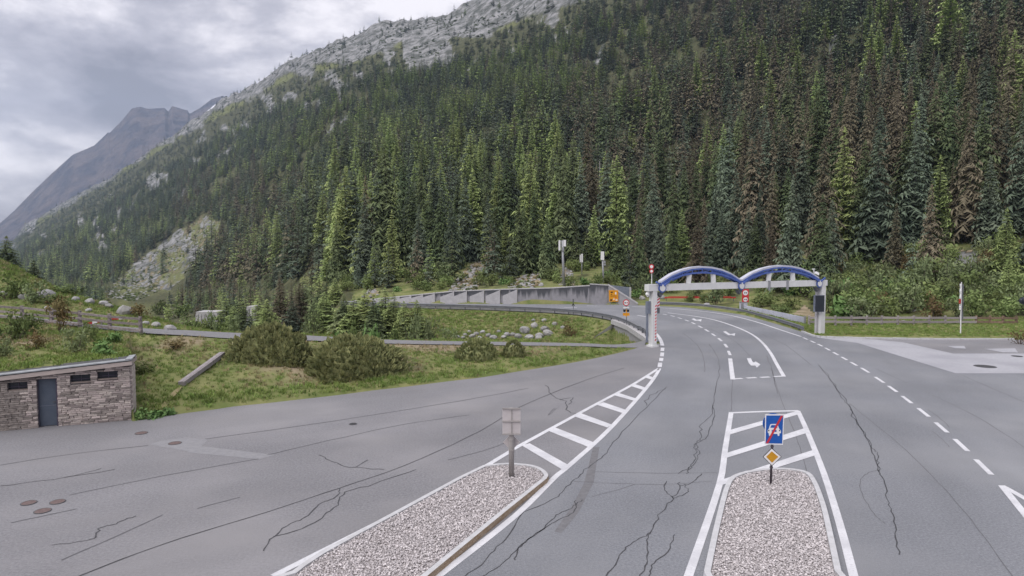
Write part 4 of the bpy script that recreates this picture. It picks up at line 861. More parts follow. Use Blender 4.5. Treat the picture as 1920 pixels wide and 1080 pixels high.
# red speed board on a grey cabinet
c = W(1397, 78.5); t_ = thing('road_sign', 'red board with two round speed signs beside the panel screen', 'road sign', c)
q = lambda x, y, dy=0.0: A(x, y, 78.4 + dy)
mb = MB(); mb.prism([q(1391.5, 567), q(1404, 567), q(1404, 542), q(1391.5, 542)], (0, .05, 0)); bo = mb.build('board', 'sign_red', t_)
for yy, rr in ((549, .30), (561.5, .26)):
    mb = MB(); mb.prism(disc(q(1397.8, yy, -.01), rr, FWD, 22), (0, .008, 0)); f_ = mb.build('sign_face', 'sign_white', bo)
    for dx_ in (-.09, .09):
        p = q(1397.8, yy, -.02) + Vector((dx_, 0, 0)); mb = MB(); mb.box(p, (.07, .008, rr * .6)); mb.box(p + Vector((.05, 0, 0)), (.06, .008, rr * .25)); mb.build('numeral', 'sign_black', f_)
mb = MB(); p = q(1397, 567); mb.tube((p.x, p.y + .08, 0), (p.x, p.y + .08, p.z + 1.4), .05, n=8); mb.build('post', 'galvanised', t_)
c = A(1397, 580, 78.0); tb = MB(); tb.box((c.x, c.y + .6, .65), (.8, .45, 1.1)); tc_ = thing('switch_cabinet', 'small grey switch cabinet under the red speed board', 'cabinet', (c.x, c.y + .6, .2)); tb.build('body', 'lavender_metal', tc_)
tb = MB(); tb.box((c.x, c.y + .6, 1.23), (.9, .55, .06)); tb.build('lid', 'galvanised', tc_); tb = MB(); tb.box((c.x - .2, c.y + .37, .75), (.3, .02, .7)); tb.build('door', 'galvanised', tc_)
# no-overtaking sign with orange warning lamp boxes at the underpass
c = W(1174.5, 64.6, -1.3); t_ = thing('road_sign', 'round red rimmed sign above orange lamp boxes at the underpass wall', 'road sign', c)
q = lambda x, y, dy=0.0: A(x, y, 64.2 + dy)
mb = MB(); mb.tube(q(1175.5, 616, .1), q(1173.5, 562, .1), .035, n=8); mb.build('post', 'dark_steel', t_)
mb = MB(); mb.prism(disc(q(1174, 567.5), 6.2 * 64.2 / F, FWD, 24), (0, .03, 0)); dsc = mb.build('sign_plate', 'sign_red', t_)
mb = MB(); mb.prism(disc(q(1174, 567.5, -.008), 4.5 * 64.2 / F, FWD, 24), (0, .006, 0)); mb.build('sign_face', 'sign_white', dsc)
for x, m_ in ((1172.2, 'sign_black'), (1176, 'sign_red')):
    mb = MB(); mb.box(q(x, 568, -.012), (.13, .006, .08)); mb.box(q(x, 567, -.012), (.08, .006, .06)); mb.build('car_symbol', m_, dsc)
mb = MB(); mb.prism([q(1168.5, 578), q(1179.5, 578), q(1179.5, 575.5), q(1168.5, 575.5)], (0, .03, 0)); mb.build('text_plate', 'sign_white', t_)
for x in (1171, 1177.5):
    mb = MB(); mb.prism([q(x - 2.6, 580.5), q(x + 2.6, 580.5), q(x + 1.6, 585), q(x - 1.6, 585)], (0, .12, 0)); mb.build('lamp_hood', 'sign_black', t_)
    mb = MB(); mb.prism([q(x - 2.8, 592), q(x + 2.8, 592), q(x + 2.8, 587), q(x - 2.8, 587)], (0, .1, 0)); mb.build('lamp_box', 'sign_orange', t_)
mb = MB(); mb.prism([q(1173.4, 594), q(1175.4, 594), q(1175, 580), q(1173.6, 580)], (0, -.03, 0)); mb.build('orange_strip', 'sign_orange', t_)
# dark sign seen from behind on the embankment guardrail
c = W(1075, 76.4); t_ = thing('road_sign', 'dark triangular sign back on a thin post at the embankment guardrail', 'road sign', c); q = lambda x, y: A(x, y, 76.2)
mb = MB(); mb.tube(c + Vector((0, 0, -.2)), q(1075, 561), .035, n=8); mb.build('post', 'dark_steel', t_)
mb = MB(); mb.prism([q(1072, 573.5), q(1074.6, 568), q(1078, 573.5), q(1076.6, 573.5), q(1075, 570.6), q(1073.4, 573.5)], (0, .03, 0)); mb.build('triangle_plate', 'sign_black', t_)
mb = MB(); mb.prism([q(1073.6, 567), q(1076.2, 567), q(1076.2, 560.5), q(1073.6, 560.5)], (0, .04, 0)); mb.build('upper_plate', 'dark_steel', t_)

# ================================================================ MASTS
def mast(x0, y0, x1, y1, Y, r0, r1, label, panels, extra=()):
    c = A(x0, y0, Y); c.z = min(c.z, h1(c.x, c.y)); tp = A(x1, y1, Y); tp.x = c.x + (tp.x - A(x0, y0, Y).x); t3 = thing('antenna_mast', label, 'mast', c)
    mb = MB(); mb.tube(c + Vector((0, 0, -.3)), tp, r0, r1, 12); smooth(mb.build('pole', 'galvanised', t3))
    for px0, py0, px1, py1 in panels:
        p, q_ = A(px0, py0, Y), A(px1, py1, Y); mb = MB(); mb.box((p + q_) / 2 + Vector((0, -.1, 0)), (abs(q_.x - p.x), .22, abs(q_.z - p.z))); mb.build('antenna_panel', 'sign_white', t3)
        mb = MB(); mid = (p + q_) / 2; mb.bar(mid, Vector((tp.x, tp.y, mid.z - .01)), .06, .06) if abs(mid.x - tp.x) > .15 else mb.box(mid + Vector((0, .05, 0)), (.1, .2, .1)); mb.build('bracket', 'galvanised', t3)
    for px0, py0, w_, h_ in extra:
        p = A(px0, py0, Y); mb = MB(); mb.box(p + Vector((0, -.2, 0)), (w_, .25, h_)); mb.build('equipment_box', 'galvanised', t3)
mast(1057.5, 540, 1054.5, 451, 94.5, .20, .15, 'tall grey antenna mast with two white panels behind the wall', [(1047.3, 450.5, 1050.6, 469.5), (1056.2, 450, 1061, 462)], [(1055.5, 467, .3, .5)])
mast(1132, 528, 1130, 486, 99, .15, .13, 'shorter antenna mast with one white panel near the wing wall', [(1126.3, 471.5, 1132.4, 487.5)], [(1133, 491, .3, .35), (1133.4, 496, .28, .3)])
mast(1091.2, 500, 1091, 490, 108, .07, .06, 'smallest antenna post with two slim white panels among the shrubs', [(1087, 477.5, 1088.8, 491.5), (1089.8, 476, 1092.6, 492)])

# ================================================================ STONE HUT
t_ = thing('stone_hut', 'low rubble stone hut with grey door and planted roof', 'building', Bw)
wp = lambda s, z, o=0.0: Bw + wall_dir * s + wall_n * o + Vector((0, 0, z))
def s_col(px): return (Bw.x - (ray(px, 760)[0] / ray(px, 760)[1]) * Bw.y) / ((ray(px, 760)[0] / ray(px, 760)[1]) * wall_dir.y - wall_dir.x)
ROOF = lambda s: 2.40 - .070 * s            # underside of the fascia
SL = 7.5
Rw = Matrix((wall_dir, -wall_n, Vector((0, 0, 1)))).transposed()
ddoor = (s_col(109), s_col(71)); zdoor = 2.02
wins = [(s_col(a), s_col(b_)) for a, b_ in ((223, 185), (172, 134), (54, 16), (3, -36))]
wz = lambda s: (ROOF(s) - .52, ROOF(s) - .17)
# core behind the stones, cut into piers round the openings
mb = MB()
cuts = sorted([ddoor] + wins); prevs = 0.0
for a, b_ in cuts + [(SL, SL)]:
    if a > prevs: mb.prism([wp(prevs, 0), wp(a, 0), wp(a, ROOF(a)), wp(prevs, ROOF(prevs))], -wall_n * 1.3)
    if (a, b_) in wins: z0, z1 = wz((a + b_) / 2); mb.prism([wp(a, 0), wp(b_, 0), wp(b_, z0), wp(a, z0)], -wall_n * 1.3); mb.prism([wp(a, z1), wp(b_, z1), wp(b_, ROOF(b_)), wp(a, ROOF(a))], -wall_n * 1.3)
    elif b_ > a: mb.prism([wp(a, zdoor), wp(b_, zdoor), wp(b_, ROOF(b_)), wp(a, ROOF(a))], -wall_n * 1.3)
    prevs = b_
core = mb.build('wall', 'mortar', t_)
def stone_mesh(k):
    r = random.Random(k); bm = bmesh.new(); bmesh.ops.create_cube(bm, size=1)
    for v in bm.verts: v.co += Vector((r.uniform(-.06, .06), r.uniform(-.10, .10), r.uniform(-.09, .09)))
    bmesh.ops.bevel(bm, geom=bm.edges[:], offset=.07, segments=1, affect='EDGES'); me = bpy.data.meshes.new('stone'); bm.to_mesh(me); bm.free(); me.materials.append(MATS['stone']); return me
SM = [stone_mesh(k) for k in range(8)]
rest = MB(); z = .0; nst = 0; rs = random.Random(4); inv = parent_inv(core)
stones = []
OPEN = [(ddoor, -1, zdoor)] + [(w_, *wz((w_[0] + w_[1]) / 2)) for w_ in wins]
while z < 2.4:
    hrow = rs.uniform(.055, .10); free = [(-.02, SL)]
    for (a, b_), zz0, zz1 in OPEN:
        if z + hrow > zz0 + .015 and z < zz1 - .015: free = [q_ for f0, f1 in free for q_ in ((f0, min(f1, a)), (max(f0, b_), f1)) if q_[1] - q_[0] > .04]
    for f0, f1 in free:
        s = f0
        while s < f1 - .01:
            ln = rs.uniform(.13, .42)
            if f1 - s - ln < .10: ln = f1 - s if f1 - s < .5 else (f1 - s) / 2
            c = s + ln / 2
            if z + hrow < ROOF(c) - .005: stones.append((c, z + hrow / 2, ln - .012, hrow - .010, rs.uniform(.0, .035) + (.02 if rs.random() < .08 else 0), rs.randrange(8)))
            s += ln
    z += hrow
stones.sort(key=lambda q_: q_[0])
for i, (c, zc_, ln, hh, pr, k) in enumerate(stones):
    M = Matrix.Translation(wp(c, zc_, pr)) @ Rw.to_4x4() @ Matrix.Diagonal((ln, .12, hh, 1)) @ Matrix.Rotation(math.pi * (i % 2), 4, 'Y')
    if i < 300:
        o = bpy.data.objects.new('stone', SM[k]); COL.objects.link(o); o.parent = core; o.matrix_parent_inverse = inv; o.matrix_basis = M
    else: rest.add([M @ v.co for v in SM[k].vertices], [tuple(p.vertices) for p in SM[k].polygons])
if rest.v: rest.build('stonework', 'stone', core)['kind'] = 'stuff'
# end return (narrow side at the right)
mb = MB()
for i in range(22): mb.box(wp(-.04, .05 + i * .105, -.55), (.10, 1.0 - .12 * (i % 2), .09), Rw)
mb.build('end_stonework', 'stone', t_)['kind'] = 'stuff'
# door
a, b_ = ddoor; mb = MB(); mb.prism([wp(a + .06, 0.02, -.16), wp(b_ - .02, 0.02, -.16), wp(b_ - .02, zdoor - .04, -.16), wp(a + .06, zdoor - .04, -.16)], -wall_n * .05); door = mb.build('door', 'door', t_)
mb = MB(); mb.bar(wp(a + .03, 0, -.09), wp(a + .03, zdoor, -.09), .07, .16, up=wall_n); mb.bar(wp(b_ - .005, 0, -.12), wp(b_ - .005, zdoor, -.12), .03, .1, up=wall_n); mb.bar(wp(a, zdoor - .02, -.12), wp(b_, zdoor - .02, -.12), .06, .05); mb.build('door_frame', 'door_frame', t_)
mb = MB(); mb.box(wp(a + .15, 1.0, -.13), (.12, .05, .03), Rw); mb.build('handle', 'dark_steel', door)
mb = MB(); mb.box(wp((a + b_) / 2 + .05, .86, -.155), (.6, .012, .02), Rw); mb.build('kick_rail', 'blue_grey', door)
for a, b_ in wins:
    z0, z1 = wz((a + b_) / 2); mb = MB(); mb.prism([wp(a, z0, -.16), wp(b_, z0, -.16), wp(b_, z1, -.16), wp(a, z1, -.16)], -wall_n * .03); wn = mb.build('window', 'pane', t_)
    mb = MB(); mb.box(wp((a + b_) / 2, z0 + .02, -.06), (b_ - a - .01, .18, .05), Rw); mb.build('sill', 'sill', wn)
    mb = MB(); mb.box(wp((a + b_) / 2, z0 + .14, -.14), (b_ - a - .02, .03, .025), Rw); mb.box(wp((a + b_) / 2, (z0 + z1) / 2, -.145), (.03, .03, z1 - z0 - .02), Rw); mb.build('window_bar', 'door_frame', wn)
rf = MB(); rf.prism([wp(-.12, ROOF(-.12), .22), wp(SL, ROOF(SL), .22), wp(SL, ROOF(SL) + .17, .22), wp(-.12, ROOF(-.12) + .17, .22)], -wall_n * 1.6); rfo = rf.build('roof', 'fascia', t_)
mb = MB(); mb.prism([wp(-.10, ROOF(-.1) + .172, .19), wp(SL, ROOF(SL) + .172, .19), wp(SL, ROOF(SL) + .21, .19), wp(-.1, ROOF(-.1) + .21, .19)], -wall_n * 1.5); mb.build('roof_joint', 'iron', rfo)
mb = MB(); mb.prism([wp(-.14, ROOF(-.14) + .212, .25), wp(SL, ROOF(SL) + .212, .25), wp(SL, ROOF(SL) + .25, .25), wp(-.14, ROOF(-.14) + .25, .25)], -wall_n * .45); mb.build('roof_flashing', 'flashing', rfo)
mb = MB(); mb.prism([wp(-.14, ROOF(-.14) + .252, .25), wp(.12, ROOF(.12) + .252, .25), wp(.12, ROOF(.12) + .29, .25), wp(-.14, ROOF(-.14) + .29, .25)], -wall_n * 1.2); mb.build('roof_corner', 'flashing', rfo)

# ================================================================ FENCES, FLAGPOLE, SMALL THINGS
def fence(label, posts, base_py, hts, rails, woods, rh=.21):
    t3 = thing('wooden_fence', label, 'fence', posts[0])
    for i, p in enumerate(posts):
        mb = MB(); mb.box(p + Vector((0, 0, hts / 2 - .1)), (.17, .17, hts + .2), Matrix.Rotation(random.uniform(-.03, .03), 3, 'Y'), taper=.85); mb.build('post', woods[min(i, len(woods) - 1)], t3)
    for i in range(len(posts) - 1):
        for rz in rails:
            a = posts[i] + Vector((0, -.10, rz + random.uniform(-.03, .03))); b2 = posts[i + 1] + Vector((0, -.10, rz + random.uniform(-.03, .03))); e_ = (b2 - a).normalized() * .12
            mb = MB(); mb.bar(a - e_ * (i == 0), b2 + e_ * (i == len(posts) - 2) - e_ * .2, .07, rh); mb.build('rail', woods[min(i, len(woods) - 1)], t3)
fp = [1517, 1541, 1566, 1596, 1625, 1653, 1683, 1713, 1742, 1772, 1800, 1830, 1856, 1880, 1905]
fence('weathered wooden rail fence along the grass strip on the right', [W(c, 63.6 - .2 * (c > 1860), .12) for c in fp], 613, .98, (.38, .76), ['old_wood'] * 11 + ['brown_wood'] * 4)
fl = [(-70, 2.86, 45.6), (-12, 2.8, 44.0), (42, 2.76, 42.9), (97, 2.7, 41.4), (150, 2.64, 40.6), (206, 2.56, 39.5), (264, 2.48, 38.6)]
fence('grey three rail timber fence on the bank above the stone hut', [W(c, y, z - .02) for c, z, y in fl], 0, 1.02, (.22, .55, .88), ['grey_timber'], .13)
# flagpole
c = G(1801, 625, .1); t_ = thing('flagpole', 'white flagpole with limp flag standing in the grass strip', 'flagpole', c); tp = A(1803, 529, c.y)
mb = MB(); mb.tube(c + Vector((0, 0, -.1)), tp, .05, .035, 10); mb.build('pole', 'sign_white', t_)
def limp(name, z0, z1, m_, off, w_):
    mb = MB(); n_ = 14; vs = []
    for i in range(n_ + 1):
        z_ = z0 + (z1 - z0) * i / n_; f_ = (z_ - c.z) / (tp.z - c.z); b_ = c.lerp(tp, f_)
        for k, (dx_, dy_) in enumerate(((0, -.05), (.5, -.11), (1, -.02), (.7, .07), (.3, .09))): vs.append(b_ + Vector((off * .06 + off * w_ * dx_ * (.75 + .3 * math.sin(i * 1.1)), dy_, 0)))
    mb.add(vs, [(i * 5 + k, i * 5 + (k + 1) % 5, (i + 1) * 5 + (k + 1) % 5, (i + 1) * 5 + k) for i in range(n_) for k in range(5)]); return smooth(mb.build(name, m_, t_))
limp('banner', A(1803, 600, c.y).z, A(1803, 533, c.y).z, 'dark_steel', 1, .13); limp('flag', A(1800, 581, c.y).z, A(1800, 571, c.y).z, 'sign_white', -1, .12); limp('flag', A(1799, 569, c.y).z, A(1799, 561, c.y).z, 'red', -1, .18); limp('flag', A(1800, 560, c.y).z, A(1801, 532, c.y).z, 'sign_white', -1, .09)
# kerb along the grass strip
kp = curve([G(1504, 622.5), G(1520, 629), G(1538, 632.6), G(1600, 634.6), G(1700, 636.4), G(1800, 637.2), G(1902, 637.2)], 4)
tk = thing('stone_kerb', 'worn pale kerb edging the grass strip by the fence', 'kerb', kp[0])
for i in range(len(kp) - 1):
    mb = MB(); d = (kp[i + 1] - kp[i]).normalized() * .012; mb.bar(kp[i] + d + Vector((0, 0, .05)), kp[i + 1] - d + Vector((0, 0, .05)), .2, .14 + .03 * (i % 2)); mb.build('kerb_stone', 'kerb', tk)
# timber beam lying on the bank
p, q_ = T(340, 725), T(417, 669); mb = MB(); mb.bar(p + Vector((0, 0, .12)), q_ + Vector((0, 0, .14)), .30, .22)
tb_ = thing('timber_beam', 'long grey weathered beam lying down the grass bank', 'beam', p); mb.build('beam', 'beam_wood', tb_)
mb = MB(); mb.bar(p + Vector((.05, -.02, .235)), q_ + Vector((.05, -.02, .255)), .03, .012); mb.build('drying_crack', 'old_wood', tb_)
# eroded strip below the beam
er = [T(338, 727), T(322, 745), T(310, 760), T(299, 775)]; mb = MB(); ribbon(mb, [e_ + Vector((0, 0, .05)) for e_ in curve(er, 3)], .22, wvar=.3); struct(mb.build('earth_track', 'grass_dry'))
# striped barrier planks by the left fence
for k, (x0, y0, x1, y1, lb) in enumerate(((164, 607, 192, 601, 'red and white striped plank on the ground behind the left fence'), (207, 599, 231, 596, 'red and white plank seen between the rails near the fence end'))):
    p = T(x0, y0 + 4); Y = p.y + .2; a, b_ = A(x0, y0, Y), A(x1, y1, Y); tt = thing('barrier_plank', lb, 'barrier', a)
    for i in range(3): mb = MB(); mb.bar(a.lerp(b_, i / 3), a.lerp(b_, (i + .97) / 3), .04, .14); mb.build('stripe', ['red', 'sign_white', 'red'][i] if k == 0 else ['red', 'red', 'sign_white'][i], tt)
    for f_ in (.1, .9): pp = a.lerp(b_, f_); g0 = h1(pp.x, pp.y); mb = MB(); mb.bar(Vector((pp.x, pp.y + .06, g0 - .1)), pp + Vector((0, .06, 0)), .06, .06, up=(0, 1, 0)); mb.build('support', 'old_wood', tt)
# leaning post by the lane
p = T(409, 622); mb = MB(); mb.tube(p + Vector((0, 0, -.1)), p + Vector((.28, 0, 1.25)), .05, .04, 7); tl_ = thing('leaning_post', 'thin pale wooden post leaning beside the lane', 'post', p); mb.build('stake', 'beam_wood', tl_)
mb = MB(); mb.tube(p + Vector((.27, 0, 1.24)), p + Vector((.28, 0, 1.30)), .045, .05, 7); mb.build('cap', 'old_wood', tl_)
# unidentified red streak behind the left arch, built as a bar on added posts
a, b_ = A(1246, 558, 92), A(1380, 558, 86.5); tt = thing('red_streak_bar', 'long thin red streak built as a bar low behind the left arch', 'barrier', a)
mb = MB(); mb.bar(a, b_, .06, .17); mb.build('bar', 'red', tt)
mb = MB(); mb.bar(a + Vector((.5, .05, .17)), b_ + Vector((-.6, .05, .14)), .05, .07); mb.build('upper_bar', 'red', tt)
for f_ in (.03, .35, .68, .97):
    pp = a.lerp(b_, f_); g0 = min(h1(pp.x, pp.y), pp.z - .2); mb = MB(); mb.box((pp.x, pp.y + .08, (g0 + pp.z) / 2), (.07, .07, pp.z - g0 + .3)); mb.build('post', 'dark_steel', tt)
# concrete galleries glimpsed between the valley trees
def gallery(x0, x1, y0, y1, Y, n_, label):
    a, b_ = A(x0, y0, Y), A(x1, y0, Y); zl = A(x0, y1, Y).z; tt = thing('road_gallery', label, 'gallery', (a.x, Y, zl)); zg = min(zl, h1(a.x, Y)) - 1
    mb = MB(); mb.box(((a.x + b_.x) / 2, Y + 1.5, a.z - .2), (b_.x - a.x, 3.4, .5)); mb.build('roof_slab', 'light_concrete', tt)
    for i in range(n_): x = a.x + .2 + (b_.x - a.x - .4) * i / (n_ - 1); mb = MB(); mb.box((x, Y, (a.z + zg) / 2 - .25), (.5, .5, a.z - zg - .4)); mb.build('pillar', 'light_concrete', tt)
    mb = MB(); mb.box(((a.x + b_.x) / 2, Y + 3, (a.z + zg) / 2 - .25), (b_.x - a.x, .3, a.z - zg - .4)); mb.build('back_wall', 'light_concrete', tt)
gallery(368, 408, 585, 599, 125, 7, 'pale pillared concrete gallery glimpsed left of the valley trees')
gallery(463, 479, 575, 584, 140, 3, 'small pale concrete roof glimpsed between two valley trees')
# unidentified dark round object at the right edge, lamp head and post made up
c = A(1921, 566, 45); tt = thing('blob', 'dark rounded floodlight at the right edge by the fence end', 'lamp', (c.x + .9, 45, 0)); mb = MB(); mb.tube((c.x + .9, 45, 0), (c.x + .9, 45, c.z + .1), .06, n=10); mb.bar((c.x + .9, 45, c.z + .1), (c.x + .2, 45, c.z + .12), .06, .06); mb.build('post', 'dark_steel', tt)
mb = MB()
for k in range(5): mb.tube(c + Vector((-.36 + .14 * k, 0, .1 - .015 * k)), c + Vector((-.22 + .14 * k, 0, .085 - .015 * k)), [.08, .2, .26, .26, .2][k], [.2, .26, .26, .2, .08][k], 12, cap=k in (0, 4))
smooth(mb.build('lamp_head', 'screen', tt))

# ================================================================ VEGETATION: meshes
def conifer(seed, levels, per, R, droop, mats, dens=1.0, base=.06, up=0.0, leaf=.36, ragged=.25):
    """unit-height conifer: (trunk mesh, crown mesh, joined mesh)"""
    r = random.Random(seed); cr_ = MB(); tr = MB(); zc_ = 0
    bend = [(r.uniform(-.012, .012), r.uniform(-.012, .012)) for _ in range(6)]
    for k in range(5): tr.tube((bend[k][0] * k / 5, bend[k][1] * k / 5, k / 5.2), (bend[k + 1][0] * (k + 1) / 5, bend[k + 1][1] * (k + 1) / 5, (k + 1) / 5.2), .014 * (1 - k / 5.3), .014 * (1 - (k + 1) / 5.3), 6, cap=False)
    nsub = 4 if levels > 20 else 3
    side_bias = r.uniform(0, 6.28)
    for lv in range(levels):
        t0_ = base + (1 - base) * (lv + .5) / levels
        nb_ = max(4, int(per * (0.55 + .45 * (1 - t0_)))); a0 = r.uniform(0, 6.28)
        gap = r.random() < .08
        for b_ in range(nb_):
            if r.random() > dens * (.5 if gap else 1): continue
            tz = min(max(t0_ + r.uniform(-.9, .9) * (1 - base) / levels, base), .985)
            prof = (1 - tz) ** .82 * (.55 + .45 * min(1, (tz - base) / .12 + .45))
            an = a0 + 6.2832 * b_ / nb_ + r.uniform(-.35, .35); ln = (R * prof * (1 + r.uniform(-ragged, ragged) + .12 * math.cos(an - side_bias)) + .008) * r.uniform(.62, 1.15); ca, sa_ = math.cos(an), math.sin(an); dr0 = droop * r.uniform(.55, 1.35)
            def P(s, side, dz=0.0):
                dz2 = -dr0 * ln * s * s + up * ln * s * .5; return (ca * ln * s - sa_ * side, sa_ * ln * s + ca * side, tz + dz2 + dz)
            wd = ln * leaf
            cr_.add([P(.05, 0, .006), P(.5, wd * .22, -.003), P(1.0, 0), P(.5, -wd * .22, -.003)], [(0, 1, 2), (0, 2, 3)])
            for q_ in range(nsub):
                s0 = .22 + .70 * (q_ + r.uniform(.1, .9)) / nsub
                for sg in (-1, 1):
                    l2 = wd * (1.15 - s0 * .6) * r.uniform(.55, 1.25); dr = -ln * r.uniform(.02, .26); w2 = .34 / nsub
                    cr_.add([P(s0 - w2, 0, .003), P(s0 + w2, 0, .003), P(s0 + r.uniform(.0, .22), sg * l2, dr)], [(0, 1, 2)])
    cr_.add([(0, 0, 1.0), (.012, 0, .95), (-.006, .01, .95), (-.006, -.01, .95)], [(0, 1, 2), (0, 2, 3), (0, 3, 1)])
    return tr, cr_
def joined(tr, cr_, name, mt, mc):
    mb = MB(); mb.add(tr.v, tr.f, 0); mb.add(cr_.v, cr_.f, 1); me = bpy.data.meshes.new(name); me.from_pydata(mb.v, [], mb.f); me.materials.append(MATS[mt]); me.materials.append(MATS[mc]); me.polygons.foreach_set('material_index', mb.m); return me
def raw(mb, name, m_):
    me = bpy.data.meshes.new(name); me.from_pydata(mb.v, [], mb.f); me.materials.append(MATS[m_]); return me
TREES = {}
def reg(kind, seeds, mc, mt, **kw):
    L_ = []
    for sd_ in seeds:
        tr, cr_ = conifer(sd_, **kw, mats=None); L_.append((raw(tr, 'trunk', mt), raw(cr_, 'crown', mc), joined(tr, cr_, kind, mt, mc)))
    TREES[kind] = L_
reg('spruce', (1, 2, 3, 4), 'spruce_green', 'bark', levels=52, per=12, R=.170, droop=.45, base=.05, leaf=.40)
reg('bluish', (11, 12, 13), 'spruce_blue', 'bark', levels=50, per=12, R=.175, droop=.34, base=.06, leaf=.40)
reg('brown', (21, 22, 23), 'spruce_brown', 'bark', levels=50, per=11, R=.150, droop=.48, base=.08, dens=.92, leaf=.38)
reg('larch', (31, 32, 33), 'larch_green', 'bark', levels=44, per=12, R=.185, droop=.16, base=.08, up=.1, dens=.95, leaf=.44)
reg('pine', (41, 42), 'spruce_blue', 'bark', levels=16, per=9, R=.27, droop=.02, base=.12, leaf=.5, ragged=.35)
FARP = []
for kind, mc, kw in (('spruce', 'spruce_green', dict(levels=18, per=8, R=.205, droop=.35, leaf=.46)), ('bluish', 'spruce_blue', dict(levels=17, per=8, R=.215, droop=.28, leaf=.46)), ('brown', 'spruce_brown', dict(levels=17, per=8, R=.195, droop=.4, leaf=.44)), ('larch', 'larch_green', dict(levels=16, per=8, R=.225, droop=.1, up=.1, leaf=.5)), ('pine', 'spruce_blue', dict(levels=9, per=7, R=.3, droop=.02, leaf=.5))):
    for sd_ in (51, 52, 53, 54):
        tr, cr_ = conifer(sd_ + len(kind), mats=None, **kw); FARP.append(joined(tr, cr_, kind, 'bark', mc))
KIDX = {'spruce': 0, 'bluish': 2, 'brown': 4, 'larch': 6, 'pine': 8}

def leafbush(seed, n_, leaf, m_, flat_=.75, twigs=8, upright=.0):
    """unit-radius leafy bush: crown of leaf-sized faces in uneven clumps, and its stems"""
    r = random.Random(seed); cr_ = MB(); st = MB(); cl = []
    for k in range(11):
        an = r.uniform(0, 6.28); rr = r.uniform(0, .68); cl.append(Vector((math.cos(an) * rr, math.sin(an) * rr, r.uniform(.25, 1.0) * flat_ * 1.15)))
    for k in range(n_):
        c = r.choice(cl); d = Vector((r.gauss(0, 1), r.gauss(0, 1), r.gauss(0, 1))).normalized(); p = c + d * r.uniform(.12, .40) ; p.z = max(p.z, .03)
        a = Vector((r.gauss(0, 1), r.gauss(0, 1), r.gauss(0, .8) + upright * 2)).normalized(); b_ = a.cross(d); b_ = b_.normalized() if b_.length > .01 else Vector((1, 0, 0)); ls = leaf * r.uniform(.6, 1.4)
        cr_.add([p - a * ls, p + b_ * ls * .45, p + a * ls, p - b_ * ls * .45], [(0, 1, 2, 3)])
    for c in cl[:twigs]: st.tube((c.x * .15, c.y * .15, -.05), c, .025, .008, 5, cap=False)
    return raw(st, 'stem', 'twig'), raw(cr_, 'foliage', m_)
def dwarf_pine(seed, n_=1500):
    """unit-radius mountain pine: upright needle tufts over a domed mat of branches"""
    r = random.Random(seed); cr_ = MB(); st = MB()
    for k in range(n_):
        an = r.uniform(0, 6.28); u = r.uniform(-.15, 1); rr = max(0, 1 - max(u, 0) ** 2.6) ** .5 * r.uniform(.80, 1.06)
        lump = 1 + .12 * math.sin(an * 3 + seed) + .08 * math.sin(an * 7 + seed * 2)
        p = Vector((math.cos(an) * rr * lump, math.sin(an) * rr * lump, max(.02, u * (.96 + .1 * math.sin(an * 5 + rr * 9)))))
        axis = (Vector((p.x * .55, p.y * .55, .75)) + Vector((r.gauss(0, .16), r.gauss(0, .16), 0))).normalized(); ln = r.uniform(.08, .17); s1 = axis.orthogonal().normalized(); s2 = axis.cross(s1); w_ = ln * .42
        tip = p + axis * ln
        for j in range(5):
            th = 6.2832 * j / 5 + r.uniform(0, 1); o_ = (s1 * math.cos(th) + s2 * math.sin(th)); o2 = (s1 * math.cos(th + .7) + s2 * math.sin(th + .7))
            cr_.add([p - axis * ln * .35, p + o_ * w_ + axis * ln * .35, tip, p + o2 * w_ * .6 + axis * ln * .1], [(0, 1, 2), (0, 3, 1)])
    for k in range(14): an = k / 14 * 6.28; st.tube((0, 0, 0), (math.cos(an) * .7, math.sin(an) * .7, .3), .03, .012, 5, cap=False)
    core = MB(); nl = 10
    for i in range(5):
        for j in range(nl):
            def cp(a, b2): th = b2 / nl * 6.283; zz = a / 5; q_ = max(0, 1 - zz ** 2.6) ** .5 * .84; return (math.cos(th) * q_, math.sin(th) * q_, zz * .84)
            cr_.add([cp(i, j), cp(i, j + 1), cp(i + 1, j + 1), cp(i + 1, j)], [(0, 1, 2, 3)])
    return raw(st, 'stem', 'twig'), raw(cr_, 'foliage', 'pine_bush')
DP = [dwarf_pine(3), dwarf_pine(8), dwarf_pine(5, 650), dwarf_pine(6, 650)]
LB = {'green': [leafbush(s, 620, .085, 'leaf_green') for s in (1, 2, 3)], 'grey': [leafbush(s, 560, .085, 'leaf_grey', .9, upright=.5) for s in (4, 5)], 'rust': [leafbush(s, 420, .08, 'leaf_rust', .8) for s in (6, 7)], 'fresh': [leafbush(s, 260, .15, 'leaf_fresh', .5) for s in (8, 9)]}
def plant(name, label, cat, pair, parts, loc, scl, rz, group=None):
    t3 = thing(name, label, cat, loc, group); t3.rotation_euler.z = rz; t3.scale = scl if hasattr(scl, '__len__') else (scl,) * 3
    for me, pn in zip(pair, parts):
        o = bpy.data.objects.new(pn, me); COL.objects.link(o); o.parent = t3
    return t3

